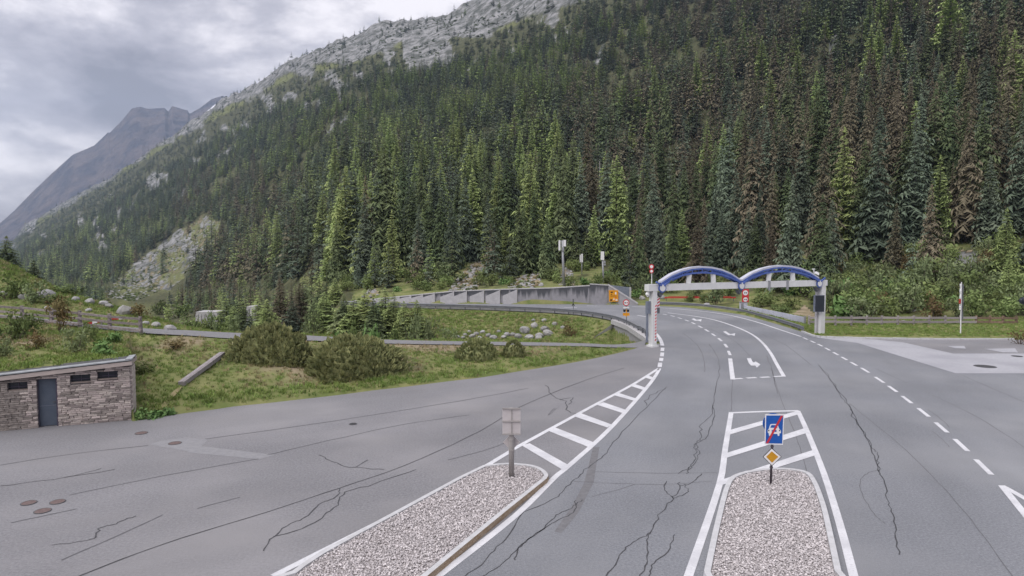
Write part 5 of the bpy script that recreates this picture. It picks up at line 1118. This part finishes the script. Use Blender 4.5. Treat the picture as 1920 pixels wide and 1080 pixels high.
# ---- big dwarf pines on the bank
for (x, yb_, wpx_, hpx, k, lb) in ((492, 692, 150, 82, 0, 'large rounded dwarf pine beside the upper end of the beam'), (648, 716, 182, 84, 1, 'widest dwarf pine bush on the bank, right of the rounded one'), (892, 684, 92, 46, 2, 'smaller dark dwarf pine near the right end of the bank'), (962, 676, 58, 36, 3, 'smallest dwarf pine, farthest right on the bank')):
    p = T(x, yb_ - 6); sx = wpx_ / 2 * p.y / F; sz = hpx * p.y / F; plant('dwarf_pine', lb, 'shrub', DP[k], ('stem', 'foliage'), p + Vector((0, .6 * sx, -.15)), (sx * .98, sx * .7, sz * .88), .4 * k, 'dwarf pines on the grass bank')

# ---- shrubs over the stone hut and at its foot
HUT = [(25, 640, 75, 55, 'green', 'leafy green shrub at the left end of the hut roof'), (70, 655, 60, 36, 'rust', 'rust and green bush over the hut door'), (110, 622, 70, 60, 'rust', 'tall reddish bush in front of the fence'), (145, 660, 70, 40, 'grey', 'grey green shrub in the middle of the hut roof'), (190, 665, 70, 36, 'fresh', 'fresh broadleaf plants above the right window'), (5, 668, 50, 30, 'grey', 'grey shrub at the left picture edge on the roof'), (218, 640, 50, 26, 'fresh', 'pale green leafy clump right of the roof shrubs'),
       (262, 785, 50, 28, 'fresh', 'broad leaved weeds at the right corner of the hut'), (290, 784, 60, 22, 'fresh', 'low leafy weeds at the foot of the bank near the hut'), (320, 778, 50, 22, 'fresh', 'leafy weeds below the eroded track on the bank'), (108, 596, 40, 34, 'rust', 'reddish bush top rising above the fence rails'), (330, 655, 80, 20, 'rust', 'low rusty heather patch on the bank crest'), (270, 700, 50, 24, 'green', 'small green shrub on the bank beside the hut roof'), (50, 625, 70, 40, 'green', 'green shrub between the hut and the fence'), (165, 640, 50, 36, 'green', 'green shrub just below the fence')]
for i, (x, yb_, wpx_, hpx, k, lb) in enumerate(HUT):
    p = T(x, yb_); sx = wpx_ / 2 * p.y / F; sz = hpx * p.y / F; plant('shrub', lb, 'shrub', LB[k][i % len(LB[k])], ('stem', 'foliage'), p + Vector((0, 0, -.08)), (sx, sx * .8, sz), i * 1.3, 'shrubs around the stone hut')

# ---- boulders
def boulder_mesh(k):
    r = random.Random(k + 40); bm = bmesh.new(); bmesh.ops.create_icosphere(bm, subdivisions=2, radius=1); ax = [Vector((r.gauss(0, 1), r.gauss(0, 1), r.gauss(0, 1))).normalized() for _ in range(7)]
    for v in bm.verts:
        s = 1.0
        for a_ in ax: s = min(s, .80 / max(v.co.normalized().dot(a_), .5))
        v.co = v.co * s * r.uniform(.95, 1.05); v.co.z *= .78
    me = bpy.data.meshes.new('boulder'); bm.to_mesh(me); bm.free(); me.materials.append(MATS['boulder']); return me
BMs = [boulder_mesh(k) for k in range(7)]
bcount = 0
def boulder(px, py, rpx, label, group=None):
    global bcount
    p = T(px, py + rpx * .6); r = rpx * p.y / F * 1.1; o = bpy.data.objects.new('boulder', BMs[bcount % 7]); COL.objects.link(o); o.location = p + Vector((0, r * .3, r * .32)); o.scale = (r * random.uniform(1, 1.25), r, r * random.uniform(.9, 1.1)); o.rotation_euler = (random.uniform(-.3, .3), random.uniform(-.3, .3), random.uniform(0, 6)); bcount += 1
    return tag(o, label, 'boulder', group)
boulder(231, 581, 14, 'largest rounded grey boulder beyond the left fence'); boulder(204, 573, 7, 'white boulder just left of the largest rounded one'); boulder(193, 568, 8, 'flat grey boulder behind the white one beyond the fence')
boulder(291, 608, 8, 'pale boulder beside the lane, left of the pair past the fence end'); boulder(318, 614, 9, 'pale boulder beside the lane, right of the pair past the fence end'); boulder(84, 551, 13, 'long grey slab boulder on the left knoll'); boulder(43, 556, 8, 'small pale boulder low on the left knoll'); boulder(166, 565, 9, 'flat pale boulder on the knoll skyline above the planks'); boulder(140, 560, 7, 'pale flat boulder at the knoll edge'); boulder(272, 605, 6, 'small white boulder touching the fence end'); boulder(4, 551, 7, 'boulder at the left picture edge on the knoll'); boulder(88, 577, 6, 'small boulder just over the top fence rail'); boulder(165, 581, 5, 'small pale stone left of the largest boulder')
for x, y, r in ((984, 618, 10), (1002, 610, 7), (1022, 616, 8), (1028, 624, 9), (1012, 628, 8), (962, 627, 6), (972, 630, 7), (1040, 607, 5), (1000, 600, 4), (1020, 600, 5), (992, 632, 8), (1010, 634, 7), (950, 626, 6), (944, 632, 5), (1055, 613, 4)): boulder(x, y, r, 'pale boulder in the heap on the embankment beside the underpass', 'boulder heap on the embankment')
for x, y, r in ((905, 622, 5), (893, 625, 5), (885, 630, 6), (872, 627, 4), (915, 628, 5), (925, 632, 6), (900, 633, 5), (935, 621, 4), (868, 633, 4), (858, 631, 4), (880, 621, 3)): boulder(x, y, r, 'smaller pale stone in the scatter left of the boulder heap', 'stone scatter on the embankment')
for x, y, r, lb in ((1232, 554, 6, 'pale boulder right behind the left portal post'), (1243, 557, 6, 'pale boulder touching the end of the red bar'), (1205, 558, 6, 'pale boulder left of the left portal post'), (1196, 550, 4, 'small boulder beside the wing wall foot'), (1325, 571, 5, 'white stone behind the outer guardrail'), (1592, 573, 6, 'grey boulder in the shrubs above the wooden fence'), (1711, 580, 7, 'white boulder in the shrubs left of the flagpole'), (1696, 603, 5, 'pale stone just behind the wooden fence'), (1718, 326, 6, 'white rock in the bare gap of the upper forest'), (1318, 557, 5, 'pale stone behind the middle of the red bar'), (800, 343, 7, 'white rock face patch in the forest above the wall'), (905, 280, 9, 'pale rock outcrop in the forest above the masts')): boulder(x, y, r, lb)

# ---- slope shrubs at the foot of the hillside
zones = [(640, 'by the far wall end'), (860, 'above the buttressed wall'), (1040, 'above the streaked wall'), (1130, 'between the antenna masts'), (1222, 'above the wing wall'), (1300, 'behind the left half, left arch'), (1385, 'behind the right half, left arch'), (1460, 'behind the left half, right arch'), (1530, 'behind the right half, right arch'), (1600, 'just right of the display board'), (1680, 'behind the left end of fence'), (1790, 'behind the fence left of the flagpole'), (1850, 'behind the flagpole'), (2000, 'at the right picture edge')]
def zone(x):
    for a, b_ in zones:
        if x < a: return b_
    return zones[-1][1]
rb = random.Random(21); made = []
tries = 0
while len(made) < 200 and tries < 9000:
    tries += 1; x = rb.choice([rb.uniform(640, 1220), rb.uniform(1180, 1930), rb.uniform(1500, 1930)]); p0 = W(x, 70); az = p0.x / p0.y; yf_ = float(np.interp(az, K[-1][0], K[-1][1])); Y = yf_ + rb.uniform(.8, 30) ** 1.0 * (1 if x > 1180 else .8); X = az * Y; z_ = h1(X, Y)
    qx, qy = proj(X, Y, z_)
    if any(inpoly(np.array([qx]), np.array([qy]), p)[0] for p in DRYP): continue
    if 1040 < qx < 1140 and Y - yf_ < 20 and rb.random() < .6: continue
    if any((X - a) ** 2 + (Y - b_) ** 2 < 1.9 ** 2 for a, b_ in made): continue
    made.append((X, Y)); k = rb.choices(['green', 'grey', 'fresh', 'rust'], [5, 2.4 if x > 1480 else 1.2, .6, .2])[0]; R_ = rb.uniform(1.0, 2.1) * (1.25 if x > 1480 else .9); hh = R_ * rb.uniform(.75, 1.4)
    cn = {'green': 'bushy green', 'grey': 'grey green willow', 'fresh': 'fresh green broad leaved', 'rust': 'rusty brown'}[k]; dn = 'low' if Y - yf_ < 8 else 'high'
    plant('slope_shrub', '%s shrub %s %s' % (cn, dn, zone(qx)), 'shrub', LB[k][len(made) % len(LB[k])], ('stem', 'foliage'), (X, Y, z_ - .1), (R_, R_, hh), rb.uniform(0, 6), 'shrubs at the foot of the hillside')

# ---- trees
def tree(kind, v, loc, h_, rz, label, group, wid=1.0):
    wid *= .9 + .25 * random.random()
    nm = 'larch_tree' if kind == 'larch' else ('pine_tree' if kind == 'pine' else 'spruce_tree'); cat = 'tree'
    t3 = thing(nm, label, cat, loc, group); t3.rotation_euler.z = rz; t3.scale = (h_ * wid, h_ * wid, h_)
    tr, cr_, _ = TREES[kind][v % len(TREES[kind])]
    for me, pn in ((tr, 'trunk'), (cr_, 'crown')): o = bpy.data.objects.new(pn, me); COL.objects.link(o); o.parent = t3
VT = [(12, 440, 92, 'spruce', 'dark spruce on the knoll at the left picture edge'), (63, 486, 92, 'spruce', 'second dark spruce on the left knoll'), (372, 597, 75, 'larch', 'small bright larch beside the pale pillared gallery'), (423, 556, 84, 'larch', 'bright larch right of the pillared gallery'), (438, 572, 80, 'larch', 'small larch against the bright larch right of the gallery'), (456, 566, 78, 'spruce', 'green spruce left of the small concrete roof'), (482, 556, 86, 'larch', 'tall larch just right of the small concrete roof'), (500, 558, 82, 'larch', 'pale larch right of the concrete roof behind the rounded dwarf pine'), (524, 520, 105, 'brown', 'brown spruce behind the rounded dwarf pine'), (548, 562, 74, 'bluish', 'blue green spruce right above the rounded dwarf pine'), (562, 530, 104, 'brown', 'brown spruce between the two big dwarf pines'), (585, 590, 66, 'grey', ''), (608, 545, 80, 'larch', 'larch behind the gap between the big dwarf pines'), (628, 520, 100, 'larch', 'tall larch left of the far wall end'), (645, 548, 74, 'spruce', 'green spruce over the widest dwarf pine, leftmost'), (664, 552, 72, 'larch', 'larch over the middle of the widest dwarf pine'), (684, 540, 76, 'larch', 'larch in front of the far wall end'), (700, 556, 70, 'spruce', 'small spruce in front of the far wall end'), (722, 536, 76, 'larch', 'broad larch over the right half of the widest dwarf pine'), (738, 545, 72, 'larch', 'larch at the right end of the valley grove'), (757, 562, 70, 'larch', 'slim larch in front of the low wall'), (781, 560, 70, 'larch', 'rightmost slim larch of the valley grove'), (398, 590, 72, 'spruce', 'small spruce in front of the pillared gallery'), (470, 590, 70, 'bluish', 'small blue green spruce below the concrete roof'), (346, 600, 74, 'larch', 'small larch left of the pillared gallery'), (515, 585, 70, 'larch', 'small larch right behind the rounded dwarf pine'), (675, 500, 130, 'larch', 'pale larch above the far wall end'), (590, 556, 88, 'spruce', 'spruce behind the gap between the dwarf pines')]
for i, (x, yt, Y, k, lb) in enumerate(VT):
    if k == 'grey': continue
    p = A(x, yt, Y); g0 = h1(p.x, Y); hh = p.z - g0
    tree(k, i, (p.x, Y, g0 - .1), hh, i * 1.7, lb, 'trees in the valley beside the lane', 2.3 if hh < 9 else 1.7)
for i, (x, y, wpx_, hpx, k, lb) in enumerate([(420, 628, 60, 26, 'green', 'green bush beside the leaning post'), (360, 618, 60, 26, 'green', 'dark green bush by the lane right of the boulders'), (384, 620, 50, 22, 'green', 'green bush in front of the pillared gallery'), (404, 621, 44, 24, 'grey', 'grey green bush at the right foot of the pillared gallery'), (445, 628, 40, 22, 'grey', 'pale bush left of the rounded dwarf pine'), (585, 632, 50, 34, 'grey', 'grey willow behind the gap between the dwarf pines'), (700, 636, 50, 40, 'fresh', 'fresh green willow below the far wall end'), (775, 640, 55, 38, 'grey', 'pale willow in the hollow left of the stone scatter'), (805, 640, 50, 32, 'grey', 'pale willow beside the stone scatter'), (845, 641, 50, 20, 'grey', 'low willow in front of the stone scatter'), (630, 636, 40, 26, 'fresh', 'bright bush behind the widest dwarf pine'), (1065, 628, 40, 22, 'rust', 'brownish bush right of the boulder heap'), (660, 634, 50, 30, 'green', 'green bush behind the widest dwarf pine'), (742, 638, 40, 30, 'green', 'green bush left of the pale willow')]):
    d = ray(x, y); Y = 62 if x < 1000 else 70; X = d[0] / d[1] * Y; g0 = h1(X, Y); sx = wpx_ / 2 * Y / F; zt_ = A(x, y - hpx, Y).z
    plant('valley_shrub', lb, 'shrub', LB[k][i % len(LB[k])], ('stem', 'foliage'), (X, Y, g0 - .1), (sx, sx, max(zt_ - g0, .5)), i * 1.1, 'shrubs in the hollow behind the lane')
for i, (x, y, wpx_, hpx, k, lb) in enumerate([(20, 560, 70, 46, 'green', 'green shrub on the left knoll under the spruce'), (62, 568, 60, 34, 'grey', 'grey shrub on the left knoll'), (105, 572, 60, 22, 'green', 'green shrub right of the slab boulder'), (128, 552, 60, 20, 'green', 'dark shrub on the knoll skyline'), (262, 596, 50, 26, 'rust', 'dark reddish shrub behind the fence end'), (300, 590, 40, 26, 'green', 'green shrub behind the pale boulder pair'), (335, 596, 60, 30, 'green', 'green shrub where the knoll falls away')]):
    p = T(x, y); sx = wpx_ / 2 * p.y / F; plant('knoll_shrub', lb, 'shrub', LB[k][i % len(LB[k])], ('stem', 'foliage'), p + Vector((0, 0, -.1)), (sx, sx, hpx * p.y / F), i, 'shrubs on the left knoll')

c = T(1124, 372); tt = thing('dead_tree', 'bare grey dead trunk standing among the spruces above the masts', 'tree', c); mb = MB(); zt_ = A(1122, 302, c.y).z; rr_ = random.Random(5)
mb.tube(c + Vector((0, 0, -.5)), (c.x, c.y, zt_), .34, .12, 8); smooth(mb.build('trunk', 'dead_bark', tt))
for k in range(16):
    z_ = c.z + (zt_ - c.z) * (.25 + .72 * k / 16); an = rr_.uniform(0, 6.28); ln = rr_.uniform(.5, 1.4); mb = MB(); mb.tube((c.x, c.y, z_), (c.x + math.cos(an) * ln, c.y + math.sin(an) * ln, z_ - .25), .05, .02, 5); mb.build('branch_stub', 'dead_bark', tt)
# forest on the hillside
cand = []
def grid(y0, y1, sp):
    xs = np.arange(-1.0 * y1, 1.0 * y1, sp); ys = np.arange(y0, y1, sp); X, Y = np.meshgrid(xs, ys); X = (X + RNG.uniform(-.48, .48, X.shape) * sp).ravel(); Y = (Y + RNG.uniform(-.48, .48, Y.shape) * sp).ravel()
    az = X / Y; ok = (az > -.80) & (az < .86); return X[ok], Y[ok]
for y0, y1, sp in ((66, 180, 5.0), (180, 420, 6.6), (420, 900, 8.4), (900, 2700, 9.5)):
    X, Y = grid(y0, y1, sp); cand.append((X, Y))
X = np.concatenate([a for a, b_ in cand]); Y = np.concatenate([b_ for a, b_ in cand]); az = X / Y
yf_ = np.interp(az, K[-1][0], K[-1][1]); yr_ = np.interp(az, RA[:, 0], RA[:, 1]); d9 = Y - yf_
vf = (az > -.80) & (az < -.24) & (Y > np.interp(az, [-.8, -.6, -.45, -.3, -.24], [260, 190, 125, 98, 104]) + 10 * fbm(X / 9, Y / 9, 2)) & (d9 <= 4)
gal = ((az > -.482) & (az < -.436) & (Y < 150)) | ((az > -.402) & (az < -.380) & (Y < 150)); vf &= ~gal
ok = vf | ((d9 > np.interp(az, [-.5, -.3, -.25, .1, .2, .75], [2, 2, 4, 12, 14, 9]) + 7 * fbm(X / 18, Y / 18, 2)) & (Y < yr_ * 1.01))
X, Y, d9 = X[ok], Y[ok], d9[ok]; Z = height(X, Y); PXt, PYt = proj(X, Y, Z)
nz = fbm(PXt / 26, PYt / 20, 4); tlt = np.interp(PXt, *TREELINE)
dens = np.clip((PYt - tlt) / 60 + .30, 0, 1) * np.clip(1.05 + 2.4 * (fbm(X / 24, Y / 24, 3)), np.where(PXt < 420, .6, .12), 1.0)
dens = np.where((PYt < tlt + 70) & (PXt < 1100), dens * np.clip(1.0 - np.clip(nz * 5 - .15, 0, 1), .06, 1), dens)
dens = np.where(PYt < tlt - 3, .10, dens)
for p in STREAKS: dens = np.where(inpoly(PXt + nz * 18, PYt + nz * 18, p), .05, dens)
for p in DRYP: dens = np.where(inpoly(PXt, PYt, p), .03, dens)
dens = np.where(inpoly(PXt, PYt, SCREE), .02, dens)
for up_ in (3, 7, 11, 15, 19):
    tpx, tpy = proj(X, Y, Z + up_); dens = np.where(inpoly(tpx, tpy, SCREE), .03, dens)
dens = np.where((PXt > 1036) & (PXt < 1142) & (d9 < 20), 0, dens)
keep = (RNG.random(len(X)) < dens) & (PXt > -80) & (PXt < 2010) & (PYt > -190)
X, Y, Z, d9, PXt, PYt, tlt = (a[keep] for a in (X, Y, Z, d9, PXt, PYt, tlt))
n_ = len(X); rr = RNG.random(n_); big = fbm(X / 40, Y / 40, 3)
brownness = np.clip((PXt - 980) / 350, 0, 1) * np.clip((520 - PYt) / 120 + .35, .1, 1) * .42 + .04 + .25 * (PXt < 560) * (PXt > 330) * (PYt > 330)
larchness = np.clip(.25 + big * 1.5, .08, .7) * np.where(PXt > 1300, .6, 1.0) * np.where((PXt < 400) & (PYt < 420), .3, 1.0) + .12 * ((PXt > 600) & (PXt < 1100) & (PYt > 130)) + .08 * (d9 < 34) * (PXt > 600)
kind = np.where(rr < brownness, 2, np.where(RNG.random(n_) < larchness, 3, np.where(RNG.random(n_) < .45, 1, 0)))
nearline = (PYt < tlt + 45); kind = np.where(nearline & (RNG.random(n_) < .6), 4, kind)
hts = RNG.uniform(12, 22, n_) * np.where(Y > 260, 1.18, 1.0) * np.where(d9 < 14, .42, np.where(d9 < 30, .66, 1.0)) * np.where(RNG.random(n_) < .28, .55, 1.0) * np.where(RNG.random(n_) < .12, 1.2, 1.0); hts = np.where(nearline, hts * .62, hts); hts = np.where(kind == 3, hts * 1.02, hts); hts = np.where((PXt > 1350) & (d9 > 30), hts * 1.12, hts)
hts = np.minimum(hts, Y * .185 + 1.5); size = hts / Y; infr = (PXt > -15) & (PXt < 1935) & (PYt > -60) & (PYt < 640)
rowz = lambda d: 'at forest edge' if d < 45 else ('in lower forest' if d < 85 else 'in upper forest')
cols = [(300, 'left of the scree slope'), (430, 'around the scree slope'), (600, 'above the rounded dwarf pine'), (720, 'above the widest dwarf pine'), (860, 'above the buttressed wall'), (1040, 'above the streaked wall'), (1110, 'above the tall mast'), (1215, 'above the wing wall'), (1300, 'over the left half, left arch'), (1385, 'over the right half, left arch'), (1460, 'over the left half, right arch'), (1530, 'over the right half, right arch'), (1600, 'right of the display board'), (1690, 'left of the bare gap'), (1760, 'around the bare gap'), (1830, 'above the flagpole'), (3000, 'near the right picture edge')]
names = ['spruce', 'bluish', 'brown', 'larch', 'pine']; cdesc = ['dark green spruce', 'blue green spruce', 'browned spruce', 'light green larch', 'round crowned pine']
single = np.zeros(n_, bool)
for grp, lim in (((0, 1, 2), 290), ((3,), 140)):
    m_ = np.isin(kind, grp) & infr; ii = np.where(m_)[0]; ii = ii[np.argsort(-size[ii])][:lim]; single[ii] = True
rz_ = RNG.uniform(0, 6.28, n_)
for i in np.where(single)[0]:
    cz = next(b_ for a, b_ in cols if PXt[i] < a); k = int(kind[i]); tall = 'tall ' if hts[i] > 17.5 else ('small ' if hts[i] < 10 else '')
    tree(names[k], int(i), (X[i], Y[i], Z[i] - .2), float(hts[i]), float(rz_[i]), tall + '%s %s %s' % (cdesc[k], rowz(d9[i]), cz), 'forest trees on the mountainside')
ii = np.where(~single)[0]; k = len(ii)
wv = RNG.uniform(.9, 1.25, k)
fo = scatter('forest', np.stack([X[ii], Y[ii], Z[ii] - .2], -1), np.stack([np.zeros(k), np.zeros(k), rz_[ii]], -1), np.stack([hts[ii] * wv, hts[ii] * wv, hts[ii]], -1), kind[ii] * 4 + RNG.integers(0, 4, k), FARP)
tag(fo, 'dense conifer forest covering the mountainside up to the tree line', 'forest', kind='stuff')
print('TREES', n_, 'single', int(single.sum()))
# dwarf pine scrub and loose rocks on the upper slope and scree
def bushproto(seed, m_): 
    st, fl_ = leafbush(seed, 120, .2, m_); return fl_
sel = RNG.uniform(0, 1, 60000); sx_ = RNG.uniform(-.8, .75, 60000); sy = 350 + 1900 * RNG.random(60000); SX = sx_ * sy; SZ = height(SX, sy); spx, spy = proj(SX, sy, SZ); nz = fbm(spx / 20, spy / 14, 4)
tls = np.interp(spx, *TREELINE); okb = (sy < np.interp(sx_, RA[:, 0], RA[:, 1]) * 1.005) & (spx > -60) & (spx < 1200) & (((spy < tls + 50) & (nz > -.02) & (spy > tls - 45)) & (sel < .42) | (inpoly(spx, spy, SCREE) & (sel < 1.0)))
sc_in = inpoly(spx[okb], spy[okb], SCREE); kk = int(okb.sum()); s1 = RNG.uniform(1.2, 3.6, kk)
rocksel = sc_in & (RNG.random(kk) < .55)
PRs = [bushproto(71, 'spruce_green'), bushproto(72, 'leaf_green'), bushproto(73, 'leaf_grey')] + BMs[:3]
ix = np.where(rocksel, RNG.integers(3, 6, kk), np.where(sc_in, RNG.integers(1, 3, kk), 0)); s1 = np.where(rocksel, s1 * .42, np.where(sc_in, s1 * .55, s1))
o = scatter('alpine_scrub', np.stack([SX[okb], sy[okb], SZ[okb] - .1], -1), np.stack([np.zeros(kk), np.zeros(kk), RNG.uniform(0, 6, kk)], -1), np.stack([s1, s1, s1 * .7], -1), ix, PRs); tag(o, 'low scrub and stones on the scree and upper mountainside', 'scrub', kind='stuff')

# loose rock on the bare earth slopes above the wall
tx = RNG.uniform(-.32, .62, 60000); ty = RNG.uniform(88, 260, 60000); TX = tx * ty; TZ = height(TX, ty); qpx, qpy = proj(TX, ty, TZ); inn = np.zeros(60000, bool)
for p in DRYP: inn |= inpoly(qpx + 6 * fbm(qpx / 9, qpy / 9, 3), qpy, p)
inn &= RNG.random(60000) < .8; kk = int(inn.sum()); s1 = RNG.uniform(.10, .5, kk) ** 1.2; isb = RNG.random(kk) < .22
o = scatter('talus', np.stack([TX[inn], ty[inn], TZ[inn]], -1), RNG.uniform(-1, 1, (kk, 3)) * np.array([.5, .5, 3.1]), np.stack([s1, s1, s1 * .8], -1) * np.where(isb, 1.6, 1.0)[:, None], np.where(isb, 3 + RNG.integers(0, 2, kk), RNG.integers(0, 3, kk)), BMs[:3] + [bushproto(74, 'leaf_green'), bushproto(75, 'grass_dry')]); tag(o, 'loose stones on the bare earth slopes above the wall', 'stones', kind='stuff')

# ---- grass
def tuft(seed, n_, h_, sp, m_, w_=.012):
    r = random.Random(seed); mb = MB()
    for k in range(n_):
        an = r.uniform(0, 6.28); rr = r.uniform(0, sp); x, y = math.cos(an) * rr, math.sin(an) * rr; hh = h_ * r.uniform(.5, 1.2); lx, ly = r.gauss(0, .35) * hh, r.gauss(0, .35) * hh; th = r.uniform(0, 3.14); dx_, dy_ = math.cos(th) * w_, math.sin(th) * w_
        mb.add([(x - dx_, y - dy_, 0), (x + dx_, y + dy_, 0), (x + lx * .5 + dx_ * .7, y + ly * .5 + dy_ * .7, hh * .65), (x + lx * .5 - dx_ * .7, y + ly * .5 - dy_ * .7, hh * .65), (x + lx, y + ly, hh)], [(0, 1, 2, 3), (3, 2, 4)])
    return raw(mb, 'tuft', m_)
GP = [tuft(1, 16, .16, .14, 'grass_green'), tuft(2, 16, .13, .14, 'grass_green'), tuft(3, 14, .14, .14, 'grass_dry'), tuft(4, 12, .16, .12, 'grass_dry'), tuft(5, 4, .05, .1, 'flower', .02)]
ng_ = 150000; ga = RNG.uniform(-.82, .80, ng_); gy = np.sqrt(RNG.uniform(27 ** 2, 92 ** 2, ng_)); gX = ga * gy
kY = [np.interp(ga, k[0], k[1]) for k in K]
on_bank = (gy > kY[1] + .02) & (gy < kY[2] - .05) & (kY[2] - kY[1] > .5)
beyond = (gy > kY[3] + .2) & (gy < np.minimum(kY[6] - .5, 90)) & (kY[6] - kY[3] > 2.5)
strip = (gy > kY[8] + .1) & (gy < kY[9] + 2) & (ga > .34)
okg = (on_bank & (RNG.random(ng_) < .80)) | (beyond & (RNG.random(ng_) < .55)) | strip
gX, gY, ga = gX[okg], gy[okg], ga[okg]; nb = fbm(gX / 3.2, gY / 3.2, 4); y1_ = kY[1][okg]; dryp = np.clip(nb * 2.2 + .24 + np.clip((gY - y1_ - 3) / 6, -.4, .35), .04, .95); dryp = np.where(beyond[okg], .25, dryp); dryp = np.where(strip[okg], .08, dryp)
k = len(gX); isdry = RNG.random(k) < dryp; gi = np.where(isdry, RNG.integers(2, 4, k), RNG.integers(0, 2, k)); gi = np.where(RNG.random(k) < .006, 4, gi); gs = RNG.uniform(.55, 1.25, k) * np.where(gY > 52, 1.6, 1.0) * np.where(strip[okg], .6, 1.0)
edge_b = (gY - y1_ < 1.3) & on_bank[okg]; gs = np.where(edge_b, gs * 1.35, gs); gi = np.where(edge_b & (RNG.random(k) < .8), RNG.integers(0, 2, k), gi)
o = scatter('grass', np.stack([gX, gY, height(gX, gY) - .02], -1), np.stack([np.zeros(k), np.zeros(k), RNG.uniform(0, 6, k)], -1), np.stack([gs, gs, gs], -1), gi, GP); tag(o, 'rough grass on the banks and verges', 'grass', kind='stuff'); print('GRASS', k)
# dead shrub at the fence end
st, fl_ = leafbush(91, 160, .10, 'leaf_rust', .7, 11); p = G(1912, 645); plant('dead_shrub', 'bare reddish brush heap at the end of the wooden fence', 'shrub', (st, fl_), ('stem', 'foliage'), p, (1.1, .8, 1.1), 0)

# ================================================================ HAZE
mb = MB(); mb.box((0, 2600, 600), (15000, 6200, 1340)); hz = mb.build('haze', 'paint'); hz['kind'] = 'stuff'; hz.display_type = 'WIRE'
m = bpy.data.materials.new('air'); m.use_nodes = True; t = m.node_tree; t.nodes.clear(); o_ = t.nodes.new('ShaderNodeOutputMaterial'); pv = t.nodes.new('ShaderNodeVolumePrincipled')
pv.inputs['Color'].default_value = (.58, .74, 1.0, 1); pv.inputs['Density'].default_value = .00009; pv.inputs['Anisotropy'].default_value = 0.0; t.links.new(pv.outputs[0], o_.inputs['Volume'])
hz.data.materials.clear(); hz.data.materials.append(m)

# ---- things of one label: tell them apart by their order in the view
bylab = {}
for o in scene.objects:
    if o.parent is None and 'label' in o.keys() and o.get('category'): bylab.setdefault(o['label'], []).append(o)
ORD = ['leftmost', 'second', 'third', 'fourth', 'fifth', 'sixth', 'seventh', 'eighth', 'ninth', 'tenth', 'eleventh', 'twelfth', 'thirteenth', 'fourteenth', 'fifteenth', 'sixteenth', 'seventeenth', 'eighteenth', 'nineteenth', 'twentieth', 'twenty-first', 'twenty-second', 'twenty-third', 'twenty-fourth', 'twenty-fifth', 'twenty-sixth', 'twenty-seventh', 'twenty-eighth', 'twenty-ninth', 'thirtieth']
for lb, L_ in bylab.items():
    if len(L_) < 2: continue
    L_.sort(key=lambda o: o.location.x / o.location.y)
    for i, o in enumerate(L_):
        w_ = 'leftmost' if i == 0 else ('rightmost' if i == len(L_) - 1 else ORD[min(i, 29)] + ' from left')
        o['label'] = w_ + ' ' + lb
